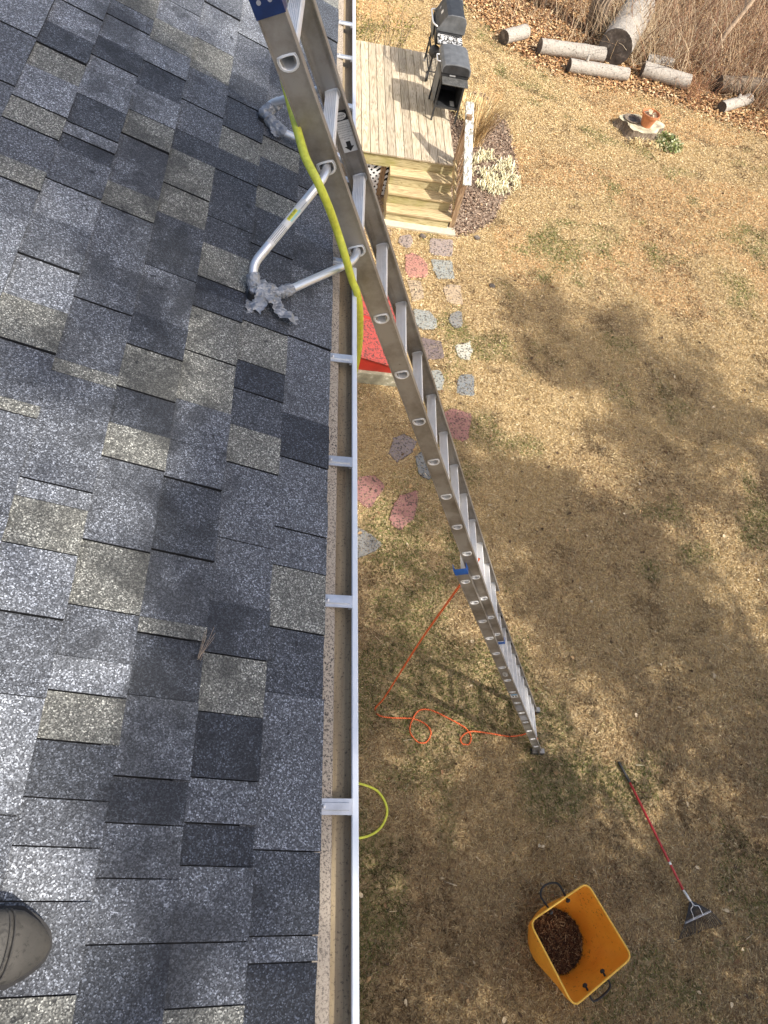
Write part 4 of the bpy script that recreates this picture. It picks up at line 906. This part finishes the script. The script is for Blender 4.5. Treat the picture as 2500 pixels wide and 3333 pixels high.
# stump
st=thing('tree_stump','hollow grey tree stump with a flower pot on it','stump',None,(7.22,14.62,0)); n=36
def sr(k,extra=0):
    t=2*math.pi*k/n; return (.47+.06*math.sin(3*t+.6)+.04*math.sin(5*t)+extra)*(1+.05*mnoise.noise(Vector((math.cos(t)*4,math.sin(t)*4,2))))
rings=[[ (7.22+math.cos(2*math.pi*k/n)*sr(k,e)*1.0,14.62+math.sin(2*math.pi*k/n)*sr(k,e)*.72,z+(.03*mnoise.noise(Vector((k*.7,z*9,1)))if z>0 else 0)) for k in range(n)] for z,e in ((-.01,.08),(.06,.03),(.14,.0),(.19,-.005))]
mb=loft(rings); keep(mb.build('bark',MAT['bark2'],None),st)
mb=loft([rings[-1],[(7.22+(x-7.22)*.86,14.62+(y-14.62)*.86,.20) for x,y,z in rings[-1]],[(7.22+(x-7.22)*.55+.05,14.62+(y-14.62)*.55,.185) for x,y,z in rings[-1]],[(7.27+(x-7.22)*.2,14.62+(y-14.62)*.2,.19) for x,y,z in rings[-1]]],False,True); keep(mb.build('top',MAT['stumptop'],None),st)
mb=MB(); mb.lathe([(.0,.0),(.14,.005),(.17,.02),(.175,.03),(.145,.028),(.10,.012)],(6.99,14.68,.20),18,capb=False); keep(mb.build('hollow_rim',MAT['bark2'],None),st)
mb=MB(); mb.lathe([(.13,0),(.13,.002)],(6.99,14.68,.205),18,capt=True); keep(mb.build('hollow',MAT['cut'],None),st)
pot=thing('flower_pot','terracotta flower pot with dry leaves on the tree stump','flower pot',None,(7.29,14.58,.20))
mb=MB(); mb.lathe([(.115,0),(.165,.20),(.168,.205),(.185,.207),(.19,.26),(.178,.262),(.165,.21),(.11,.05)],(7.29,14.58,.192),26,capb=True); keep(mb.build('pot_body',MAT['terracotta'],None,smooth=False),pot)
mb=MB(); mb.lathe([(.0,.225),(.08,.222),(.165,.21)],(7.29,14.58,.192),20,capb=False); keep(mb.build('soil',MAT['potsoil'],None),pot)
for i in range(7):
    an=random.uniform(0,6.28); L=random.uniform(.10,.2); c=Vector((7.29,14.58,.40)); d=Vector((math.cos(an),math.sin(an),0)); s=Vector((-d.y,d.x,0)); mb=MB()
    mb.add([c-s*.01,c+s*.01,c+d*L*.5+s*.014+Vector((0,0,.07)),c+d*L*.5-s*.014+Vector((0,0,.07)),c+d*L+Vector((0,0,.02))],[(0,1,2,3),(3,2,4)]); keep(mb.build('dry_leaf',MAT['leafdry'],None),pot)

# ------------------------------------------------------------------ plants
def blades_arr(x,y,z,an,L,w,lift,curl=0):
    """bent two-segment blades -> (N,5,3)"""
    N=len(x); dx,dy=np.cos(an),np.sin(an); V=np.zeros((N,5,3))
    m=.55
    V[:,0]=np.stack([x-dy*w,y+dx*w,z],1); V[:,1]=np.stack([x+dy*w,y-dx*w,z],1)
    V[:,2]=np.stack([x+dx*L*m+dy*w*.8,y+dy*L*m-dx*w*.8,z+lift],1); V[:,3]=np.stack([x+dx*L*m-dy*w*.8,y+dy*L*m+dx*w*.8,z+lift],1)
    V[:,4]=np.stack([x+dx*L,y+dy*L,z+lift*(1-curl)],1); return V
BF=[(0,1,2,3),(3,2,4)]
def clump(name,label,cat,cx,cy,rx,ry,N,L,w,lift,pal,wts,group=None,part='leaves'):
    t_=thing(name,label,cat,group,(cx,cy,0)); th=RNG.uniform(0,6.283,N); r=np.sqrt(RNG.uniform(0,1,N)); x=cx+rx*r*np.cos(th); y=cy+ry*r*np.sin(th)
    keep_=vnoise(x,y,5,3)>.33; x,y=x[keep_],y[keep_]; N=len(x)
    V=blades_arr(x,y,RNG.uniform(0,.05,N),RNG.uniform(0,6.283,N),RNG.uniform(*L,N),RNG.uniform(*w,N),RNG.uniform(*lift,N),.6)
    o=soup(part,V,5,pick(N,pal,wts),MAT['leaf'],BF); keep(o,t_); o['kind']='stuff'; return t_
PALE=[(.72,.66,.42),(.60,.52,.30),(.80,.76,.55),(.42,.33,.17)]
clump('dried_perennial','pale dried curly plant clump beside the deck railing','plant',3.74,12.22,.50,.62,1500,(.05,.17),(.006,.013),(.03,.14),PALE,[4,3,3,1],'dried plants in the mulch bed')
clump('dried_perennial','tan dried plant clump beyond the grass tuft by the grills','plant',3.50,14.25,.42,.50,1100,(.05,.16),(.005,.012),(.03,.12),[(.66,.50,.25),(.72,.62,.36),(.50,.36,.17)],[3,3,2],'dried plants in the mulch bed')
t_=thing('grass_tuft','tall tuft of dry ornamental grass leaning beside the railing','grass tuft',None,(3.40,13.13,0))
N=150; an=RNG.normal(.55,.75,N); L=RNG.uniform(.45,1.0,N); x=3.40+RNG.normal(0,.07,N); y=13.13+RNG.normal(0,.07,N)
V=blades_arr(x,y,np.zeros(N),an,L*RNG.uniform(.5,.95,N),RNG.uniform(.004,.008,N),L*.72,-.5); o=soup('stalks',V,5,pick(N,[(.55,.38,.18),(.42,.27,.12),(.66,.50,.27)],[3,3,2]),MAT['leaf'],BF); keep(o,t_); o['kind']='stuff'
# ivy by the stump
def leafmass(name,label,cat,cx,cy,cz,rx,ry,rz,N,sz,pal,wts,part='leaves',root=None):
    t_=root or thing(name,label,cat,None,(cx,cy,0)); u=RNG.normal(size=(N,3)); u/=np.linalg.norm(u,axis=1)[:,None]; r=RNG.uniform(.3,1,(N,1))**.5
    c=np.array([cx,cy,cz])+u*r*np.array([rx,ry,rz]); c[:,2]=np.maximum(c[:,2],.02); a=RNG.normal(size=(N,3)); a/=np.linalg.norm(a,axis=1)[:,None]; b=np.cross(a,RNG.normal(size=(N,3))); b/=np.linalg.norm(b,axis=1)[:,None]; s=RNG.uniform(*sz,(N,1))
    V=np.stack([c-a*s,c+b*s*.55,c+a*s,c-b*s*.55],1); o=soup(part,V,4,pick(N,pal,wts),MAT['leaf']); keep(o,t_); o['kind']='stuff'; return t_
leafmass('ivy_clump','small green and cream ivy clump at the foot of the stump','ivy',7.80,14.32,.06,.36,.34,.13,700,(.025,.05),[(.16,.21,.07),(.50,.50,.30),(.25,.27,.10),(.55,.45,.25)],[3,3,3,1])
clump('dried_perennial','low tan dried plant in front of the tree stump','plant',7.30,14.16,.36,.14,260,(.06,.16),(.006,.012),(.03,.08),[(.60,.45,.22),(.70,.58,.32),(.42,.28,.13)],[3,3,2],'dried plants in the mulch bed')
# thin leafy shrub behind the deck
sh_=thing('thin_shrub','sparse olive leaved shrub behind the deck','shrub',None,(1.55,15.2,0)); tw=[]; LV=[]
rr=random.Random(9)
for i in range(26):
    b=Vector((1.5+rr.uniform(-.5,.7),15.1+rr.uniform(-.2,.25),0)); tip=b+Vector((rr.uniform(-.35,.45),rr.uniform(-.1,.45),rr.uniform(.7,1.5))); pts=spline([b,b.lerp(tip,.5)+Vector((rr.uniform(-.1,.1),rr.uniform(-.1,.1),0)),tip],4)
    mb=MB(); mb.tube(pts,[.008-.006*k/(len(pts)-1) for k in range(len(pts))],5); keep(mb.build('stem',MAT['bark2'],None),sh_)
    for k in range(34):
        p=pts[rr.randrange(2,len(pts))]+Vector([rr.uniform(-.10,.10) for _ in range(3)]); LV.append(p)
c=np.array([tuple(p) for p in LV]); N=len(c); a=RNG.normal(size=(N,3)); a/=np.linalg.norm(a,axis=1)[:,None]; b=np.cross(a,RNG.normal(size=(N,3))); b/=np.linalg.norm(b,axis=1)[:,None]; s=RNG.uniform(.015,.035,(N,1))
o=soup('leaves',np.stack([c-a*s,c+b*s*.4,c+a*s,c-b*s*.4],1),4,pick(N,[(.20,.19,.05),(.30,.26,.09),(.13,.13,.04)],[3,2,2]),MAT['leaf']); keep(o,sh_); o['kind']='stuff'

# ------------------------------------------------------------------ trees at the wood edge
def trunk_tree(name,label,base,top,r,mat,seed,branches=0,vines=False,cat='tree'):
    t_=thing(name,label,cat,'trees at the wood edge',base); rr=random.Random(seed); b=Vector(base); tp=Vector(top); N=14
    pts=[b.lerp(tp,i/(N-1))+Vector((rr.uniform(-1,1),rr.uniform(-1,1),0))*r*.6*(1 if 0<i else 0) for i in range(N)]
    mb=MB(); mb.tube(pts,[r*(1.25 if i==0 else 1-.55*i/(N-1)) for i in range(N)],12); keep(mb.build('trunk',mat,None,smooth=True),t_)
    mb=MB()
    for i in range(branches):
        p=pts[rr.randrange(3,N)]; d=Vector((rr.uniform(-1,1),rr.uniform(-1,1),rr.uniform(.2,1))).normalized(); L=rr.uniform(.6,2.5)
        q=spline([p,p+d*L*.5+Vector((0,0,.1)),p+d*L+Vector((rr.uniform(-.2,.2),rr.uniform(-.2,.2),.3))],4); mb.tube(q,[r*.3*(1-.85*k/(len(q)-1)) for k in range(len(q))],5)
    if branches: keep(mb.build('branches',mat,None),t_)
    if vines:
        for i in range(16):
            t0=rr.uniform(0,6.28); q=[pts[k]+Vector((math.cos(t0+k*.12),math.sin(t0+k*.12),0))*r*(1.2-.5*k/N) for k in range(8)]; mb=MB(); mb.tube(q,.012,5); keep(mb.build('vine',MAT['sapbark'],None),t_)
trunk_tree('bare_tree','rough barked tree trunk left of the huge log',(6.95,18.7,0),(7.2,19.6,9),.20,MAT['bark2'],2,12,True)
trunk_tree('bare_tree','slim tree trunk in the dead leaves left of the brush',(5.74,19.5,0),(5.6,20.2,8),.10,MAT['bark2'],3,8)
trunk_tree('sapling','leaning pale sapling trunk in the brush',(9.70,18.05,0),(11.6,19.6,5.2),.065,MAT['sapbark'],4,4)
trunk_tree('sapling','upright pale sapling at the right edge of the brush',(11.4,18.33,0),(11.7,18.7,6),.05,MAT['sapbark'],5,4)
trunk_tree('bare_tree','dark trunk deep in the thicket behind the huge log',(9.2,22.5,0),(9.0,23,10),.16,MAT['bark2'],6,10)
trunk_tree('bare_tree','grey trunk behind the lawn corner among the leaves',(3.2,22.8,0),(3.1,23,9),.14,MAT['bark2'],7,10)

# brush thicket: tangled dead stems, one mass
def stems(N,fx,fy,hmin,hmax,seed,name,pal,wts,lean=.5,rmin=.004,rmax=.011):
    rg=np.random.default_rng(seed); S=6; x=fx(rg,N); y=fy(rg,N,x); an=rg.uniform(0,6.283,N); hh=rg.uniform(hmin,hmax,N); ln=rg.uniform(.1,lean,N)*hh; bend=rg.uniform(-.5,1.0,N); r=rg.uniform(rmin,rmax,N)
    t=np.linspace(0,1,S); P=np.zeros((N,S,3)); wob=np.cumsum(rg.normal(0,.055,(N,S,2)),1); wob[:,0]=0
    P[:,:,0]=x[:,None]+np.cos(an)[:,None]*ln[:,None]*t**1.6+wob[:,:,0]; P[:,:,1]=y[:,None]+np.sin(an)[:,None]*ln[:,None]*t**1.6+wob[:,:,1]; P[:,:,2]=hh[:,None]*(t-.35*np.maximum(bend,0)[:,None]*t**3)
    k=np.arange(3)*2*np.pi/3; ring=np.stack([np.cos(k),np.sin(k),0*k],1)
    V=(P[:,:,None,:]+ring[None,None]*(r[:,None]*(1-.75*t[None]))[:,:,None,None]).reshape(N,S*3,3)
    F=[(i*3+a,i*3+(a+1)%3,i*3+3+(a+1)%3,i*3+3+a) for i in range(S-1) for a in range(3)]
    return soup(name,V,S*3,pick(N,pal,wts),MAT['stem'],F)
BP=[(.36,.22,.13),(.50,.36,.22),(.22,.13,.08),(.58,.45,.30),(.30,.17,.11)]
def edgeY(x): return np.interp(x,[e[0] for e in EDGE],[e[1] for e in EDGE])
o=stems(2800,lambda g_,N:g_.uniform(7.6,15.5,N),lambda g_,N,x:edgeY(x)+1.0+g_.uniform(0,1,N)**1.3*8.5,.5,2.1,21,'brush_thicket',BP,[3,4,3,3,2],1.1,.005,.016)
tag(o,'tangled thicket of dead brown brush stems behind the logs','brush',kind='stuff')
o=stems(700,lambda g_,N:g_.uniform(3.4,8.0,N),lambda g_,N,x:edgeY(x)+1.3+g_.uniform(0,1,N)*6,.3,1.1,22,'brush_stems',BP,[3,4,2,3,2],.7)
tag(o,'scattered dead stems rising from the dead leaves','brush',kind='stuff')
o=stems(420,lambda g_,N:g_.normal(7.75,.45,N),lambda g_,N,x:17.3+g_.uniform(0,2.2,N),.4,1.3,23,'dry_grass_brush',[(.66,.52,.33),(.55,.40,.24),(.72,.60,.42)],[3,3,2],1.1,.004,.008)
tag(o,'pale dry grass stems arching beside the huge log','brush',kind='stuff')
o=stems(130,lambda g_,N:g_.normal(9.1,.22,N),lambda g_,N,x:16.3+g_.uniform(0,.8,N),.2,.6,24,'reddish_stems',[(.40,.20,.11),(.5,.3,.17)],[1,1],.9,.004,.008)
tag(o,'low reddish stems between the two groups of logs','brush',kind='stuff')

o=stems(1500,lambda g_,N:g_.uniform(7.6,15.5,N),lambda g_,N,x:edgeY(x)+.9+g_.uniform(0,1,N)**1.2*7.5,.25,1.0,25,'fallen_brush',[(.60,.47,.32),(.42,.28,.18),(.26,.15,.10),(.68,.56,.40)],[3,3,2,2],3.2,.004,.013)
tag(o,'bent and fallen pale stems lying across the thicket','brush',kind='stuff')
# ------------------------------------------------------------------ leaf litter, lawn blades, twigs
def leaves(N,x,y,z,pal,wts,sz=(.018,.046)):
    an=RNG.uniform(0,6.283,N); s=RNG.uniform(*sz,N); dx,dy=np.cos(an),np.sin(an); w=s*RNG.uniform(.45,.7,N); V=np.zeros((N,6,3)); cu=RNG.uniform(-.02,.03,N); tz=RNG.uniform(-.02,.02,N)
    for i,(a,b,h) in enumerate(((-1,0,0),(-.35,1,1),(.45,.9,1),(1,0,0),(.4,-.95,1),(-.4,-.85,1))): V[:,i]=np.stack([x+dx*s*a-dy*w*b,y+dy*s*a+dx*w*b,z+cu*h+tz*a],1)
    V[:,:,2]-=np.minimum(V[:,:,2].min(1)-.004,0)[:,None]
    return V,[(0,1,2,3),(0,3,4,5)]
LP_=[(.46,.27,.12),(.58,.39,.20),(.33,.17,.08),(.66,.50,.30),(.24,.12,.06)]
N=52000; x=RNG.uniform(2.6,15,N); y=edgeY(x)-.5+RNG.uniform(0,1,N)**1.25*9; d=y-edgeY(x); ok=(d>0)|(RNG.uniform(0,1,N)<np.exp(d*6)*.6); x,y=x[ok],y[ok]; N=len(x)
V,F=leaves(N,x,y,RNG.uniform(.008,.05,N),LP_,0); o=soup('leaf_litter',V,6,pick(N,LP_,[4,4,3,2,2]),MAT['leaf'],F); tag(o,'brown oak leaf litter along the wood edge','leaf litter',kind='stuff')
N=700; x=RNG.uniform(1.15,9,N); y=RNG.uniform(-1,16.5,N); V,F=leaves(N,x,y,RNG.uniform(.008,.02,N),LP_,0,(.012,.035)); o=soup('stray_leaves',V,6,pick(N,[(.46,.30,.15),(.62,.50,.33),(.25,.15,.08),(.10,.065,.04)],[3,3,3,3]),MAT['leaf'],F); tag(o,'stray fallen leaves scattered over the lawn','fallen leaves',kind='stuff')
# mulch chips and litter by the bed
N=9000; x=RNG.uniform(2.6,4.4,N); y=RNG.uniform(10.2,15.1,N); ok=inpoly(x,y,MULCH); x,y=x[ok],y[ok]; N=len(x); V,F=leaves(N,x,y,RNG.uniform(.008,.03,N),None,0,(.008,.024)); o=soup('mulch_chips',V,6,pick(N,[(.28,.19,.135),(.40,.29,.21),(.18,.12,.085),(.56,.44,.32)],[4,4,3,2]),MAT['leaf'],F); tag(o,'brown bark mulch chips in the bed by the deck','mulch',kind='stuff')
# lawn blades
VIEW=[(.9,-1.3),(5.6,-1.3),(6.4,2),(8.0,6.2),(11.2,13.0),(13.2,15.5),(10.6,15.6),(8.86,16.1),(6.7,16.45),(5.6,16.6),(4.6,17.4),(3.7,19.2),(2.4,21),(.9,20)]
def lawn_pts(N):
    x=RNG.uniform(.9,13.2,N); y=-1.3+RNG.uniform(0,1,N)**1.25*22; ok=inpoly(x,y,VIEW); ok&=~inpoly(x,y,[(3.45+(p[0]-3.45)*.93+.02,12.6+(p[1]-12.6)*.96) for p in MULCH]); ok&=~((x<2.72)&(y>10.6)&(y<14.5)); ok&=~((x>1.6)&(x<2.87)&(y>10.26)&(y<10.65)); ok&=~((x<2.06)&(y>6.74)&(y<8.38))
    for i,sp in enumerate(SPOLY):
        cx=np.mean([p[0] for p in sp]); cy=np.mean([p[1] for p in sp]); s=.55 if i in (4,5) else .84
        ok&=~inpoly(x,y,[(cx+(p[0]-cx)*s,cy+(p[1]-cy)*s) for p in sp])
    return x[ok],y[ok]
def gcol(x,y,N):
    straw=pick(N,[(.68,.53,.29),(.75,.60,.36),(.60,.45,.23),(.48,.35,.18),(.80,.68,.44)],[4,4,3,1,1],.15)
    brown=pick(N,[(.40,.27,.15),(.50,.36,.20),(.28,.18,.10),(.62,.48,.29),(.16,.10,.06)],[4,4,3,3,2])
    green=pick(N,[(.17,.20,.06),(.25,.26,.09),(.11,.14,.04),(.33,.30,.12)],[3,3,2,2])
    m=vnoise(x,y,.55,1)*.6+vnoise(x,y,1.7,2)*.4
    bw=np.clip((5.5-y)/4.5,0,1)*.55+(m-.5)*1.1+.12
    red=(vnoise(x,y,.8,9)>.62)&(y>9)
    gn=vnoise(x,y,1.1,4)*.55+vnoise(x,y,3.1,5)*.45
    foot=np.exp(-(((x-2.35)/1.0)**2+((y-2.9)/1.5)**2))*.30+np.exp(-(((x-1.3)/.5)**2+((y-.3)/1.3)**2))*.22+np.exp(-(((x-1.5)/.6)**2+((y-5.2)/1.2)**2))*.14+np.exp(-(((x-3.4)/.7)**2+((y-1.9)/.7)**2))*.15
    gp=np.clip((gn+foot-.60)*3.2,0,.75)
    c=np.where((RNG.uniform(0,1,N)<bw)[:,None],brown,straw); c=np.where((red&(RNG.uniform(0,1,N)<.35))[:,None],c*np.array([1.05,.85,.75]),c)
    c=np.where((RNG.uniform(0,1,N)<gp)[:,None],green,c)
    dk=np.clip((vnoise(x,y,2.3,12)*.5+vnoise(x,y,6,13)*.5-.60)*6,0,1)*.6
    c=np.where((RNG.uniform(0,1,N)<dk)[:,None],c*np.array([.42,.38,.36]),c); return c
x,y=lawn_pts(1500000); N=len(x)
V=blades_arr(x,y,RNG.uniform(-.004,.012,N),RNG.uniform(0,6.283,N),RNG.uniform(.018,.052,N),RNG.uniform(.0011,.0026,N),RNG.uniform(.002,.022,N),.5)[:,[0,1,2,4]]
o=soup('lawn_grass',V,4,gcol(x,y,N),MAT['blade']); tag(o,'short dry straw coloured lawn grass with green patches','grass',kind='stuff'); print('blades',N)
# dark bare spots of debris and twigs
N=420; x=RNG.uniform(1.2,8.5,N); y=RNG.uniform(-1,12,N); an=RNG.uniform(0,6.283,N); L=RNG.uniform(.03,.16,N); w=RNG.uniform(.0012,.0032,N)
V=blades_arr(x,y,np.full(N,.016),an,L,w,RNG.uniform(.0,.02,N),.3); o=soup('fallen_twigs',V,5,pick(N,[(.55,.42,.27),(.30,.20,.12),(.68,.57,.40)],[3,2,2]),MAT['stem'],BF); tag(o,'thin fallen twigs scattered on the lawn','twigs',kind='stuff')
def rock(x,y,r,lab,c,nm='small_rock',cat='rock'):
    mb=MB(); rr=random.Random(int(x*100)); mb.lathe([(r*.7,0),(r,.25*r),(r*.85,.5*r),(r*.4,.62*r)],(x,y,0),9,capt=True); mb.v=[(a+rr.uniform(-.15,.15)*r,b+rr.uniform(-.15,.15)*r,c_) for a,b,c_ in mb.v]; one(mb,nm,c,lab,cat)
rock(3.398,9.138,.055,'small dark rock alone on the sunny lawn',MAT['cut']); rock(2.285,10.144,.06,'dark clod just in front of the concrete pad',MAT['cut'],'dirt_clod','dirt clod'); rock(3.252,10.312,.06,'dark clod on the lawn right of the concrete pad',MAT['cut'],'dirt_clod','dirt clod')
# needle bunch lying on the roof
t_=thing('pine_needle_bunch','small brown pine needle bunch lying on the shingles','pine needles')
for i in range(9):
    b0=Vector(RP(.298+random.uniform(-.004,.004),.525+random.uniform(-.01,.0),.018)); tpx=Vector(RP(.287+random.uniform(-.02,.015),.575+random.uniform(-.02,.02),.024+random.uniform(0,.012))); mb=MB(); mb.tube([b0,b0.lerp(tpx,.5),tpx],.00035,4); mb.build('needle',MAT['sapbark'],t_)

# ------------------------------------------------------------------ work boot on the roof
bt=thing('work_boot','scuffed grey brown leather work boot toe on the shingles','boot')
BYc=.010; U0=.488   # toe tip along the slope
def bsec(s):
    """half width, height at distance s behind the toe"""
    w=.050*min(1,max(0,(s/.055)))**.5 if s<.055 else .050-.010*max(0,min(1,(s-.10)/.08))*1
    h=.014+.054*(min(1,s/.075))**.6+.05*max(0,min(1,(s-.10)/.10)); return w,h
n=20; rings=[]
for s in (.0005,.006,.016,.03,.05,.075,.10,.13,.16,.19,.22,.25,.275,.29):
    w,h=bsec(s); 
    if s>.25: w*=max(.35,1-((s-.25)/.045)**2)
    r_=[]
    for k in range(n):
        t=2*math.pi*k/n; c_,s_=math.cos(t),math.sin(t); q=(abs(c_)**2.4+abs(s_)**2.4)**(1/2.4)
        r_.append(RP(U0+s,BYc+w*c_/q,.030+h/2+h/2*s_/q))
    rings.append(r_)
mb=loft(rings,True,True); mb.build('upper',MAT['boot'],bt,smooth=True)
mb=MB(); outl=[]
for s in (.0,.005,.015,.03,.055,.10,.16,.22,.27,.297): outl.append((s-.004,bsec(s)[0]*1.04+.004 if s<.25 else .04))
poly=[(s,w) for s,w in outl]+[(s,-w) for s,w in outl[::-1]]
k=len(poly); mb.add([RP(U0+s,BYc+w,.0085) for s,w in poly]+[RP(U0+s,BYc+w,.034) for s,w in poly],[tuple(range(k))[::-1],tuple(range(k,2*k))]+[(i,(i+1)%k,k+(i+1)%k,k+i) for i in range(k)]); mb.build('sole',MAT['sole'],bt)
for s,nm in ((.075,'toe_seam'),(.082,'toe_seam')):
    w,h=bsec(s); pts=[]
    for i in range(13):
        t=math.pi*i/12; c_,s_=math.cos(t),math.sin(t); q=(abs(c_)**2.4+abs(s_)**2.4)**(1/2.4); pts.append(RP(U0+s-.014*s_,BYc+w*1.005*c_/q,.030+h/2+h/2*1.02*s_/q))
    mb=MB(); mb.tube(pts,.0014,5); mb.build(nm,MAT['boot'],bt)
c=Vector(RP(U0+.215,BYc,.07)); mb=MB(); mb.tube([c,c+Vector((-.005,0,.10)),c+Vector((-.01,0,.20))],[.052,.052,.056],16); mb.build('shaft',MAT['boot'],bt,smooth=True)
mb=MB(); mb.tube([c+Vector((-.008,0,.15)),c+Vector((-.012,0,.25)),c+Vector((-.01,-.01,.45))],[.072,.075,.08],16); mb.build('trouser_leg',MAT['cloth'],bt,smooth=True)

# ------------------------------------------------------------------ pines standing right of the frame: their shade falls on lawn and roof
def pine(base,Ht,zc,rad,N,seed,label):
    rg=np.random.default_rng(seed); rr=random.Random(seed); t_=thing('pine_tree',label,'tree','pines right of the lawn',base); b=Vector(base)
    mb=MB(); mb.tube([b,b+Vector((.05,0,Ht*.4)),b+Vector((0,.05,Ht*.97))],[.28,.19,.03],12); keep(mb.build('trunk',MAT['bark2'],None,smooth=True),t_)
    mb=MB(); pads=[]
    z=zc
    while z<Ht-.4:
        f=(z-zc)/(Ht-zc); Rr=rad*(1-f)**.75*(.75+.25*min(1,f*6))+.25
        for i in range(rr.randint(4,6)):
            an=rr.uniform(0,6.28); L=Rr*rr.uniform(.55,1.1); d=Vector((math.cos(an),math.sin(an),rr.uniform(.0,.35))); p=b+Vector((0,0,z)); q=[p,p+d*L*.5,p+d*L+Vector((0,0,.2))]
            mb.tube(q,[.05*(1-f)+.015,.03*(1-f)+.01,.008],5)
            for k in range(3): pads.append((p+d*L*(.45+.26*k)+Vector((rr.uniform(-.3,.3),rr.uniform(-.3,.3),rr.uniform(0,.25))),L*.10+.20))
        z+=rr.uniform(.45,.8)
    keep(mb.build('limbs',MAT['bark2'],None),t_)
    P=np.array([tuple(p) for p,_ in pads]); S=np.array([s for _,s in pads]); i=rg.integers(0,len(P),N); u=rg.normal(size=(N,3)); c=P[i]+u*S[i][:,None]*np.array([.6,.6,.32]); a=rg.normal(size=(N,3)); a/=np.linalg.norm(a,axis=1)[:,None]; bb=np.cross(a,rg.normal(size=(N,3))); bb/=np.linalg.norm(bb,axis=1)[:,None]; s=rg.uniform(.08,.16,(N,1))
    al=c[:,0]*.801-c[:,1]*.598; ww=c[:,0]*.598+c[:,1]*.801; vv=c[:,2]*.669-al*.743
    ok=~(((((ww-.55)/.75)**2+((vv-5.05)/.42)**2)<1)&(rg.uniform(0,1,N)<.85)); c,a,bb,s=c[ok],a[ok],bb[ok],s[ok]; N=len(c)  # needles cut from the unseen crown to let sun onto the roof
    o=soup('crown',np.stack([c-a*s,c+bb*s*.25,c+a*s,c-bb*s*.25],1),4,pick(N,[(.05,.085,.025),(.07,.11,.03),(.035,.06,.02)],[2,2,1]),MAT['needle']); keep(o,t_)
def wv(along,w): return (along*.801+w*.598,-along*.598+w*.801,0)
pine(wv(9.5,1.6),21.5,3.0,3.6,44000,31,'tallest pine shading the roof edge and lower lawn')
pine(wv(11.5,5.6),16.2,3.5,2.8,20000,32,'pine shading the middle of the lawn')
pine(wv(12.5,-1.8),24.0,4,3.2,32000,33,'pine shading the near end of the roof')
pine(wv(12.0,9.3),15.6,9.0,2.4,9000,34,'slim high crowned pine shading the lawn by the stepping stones')
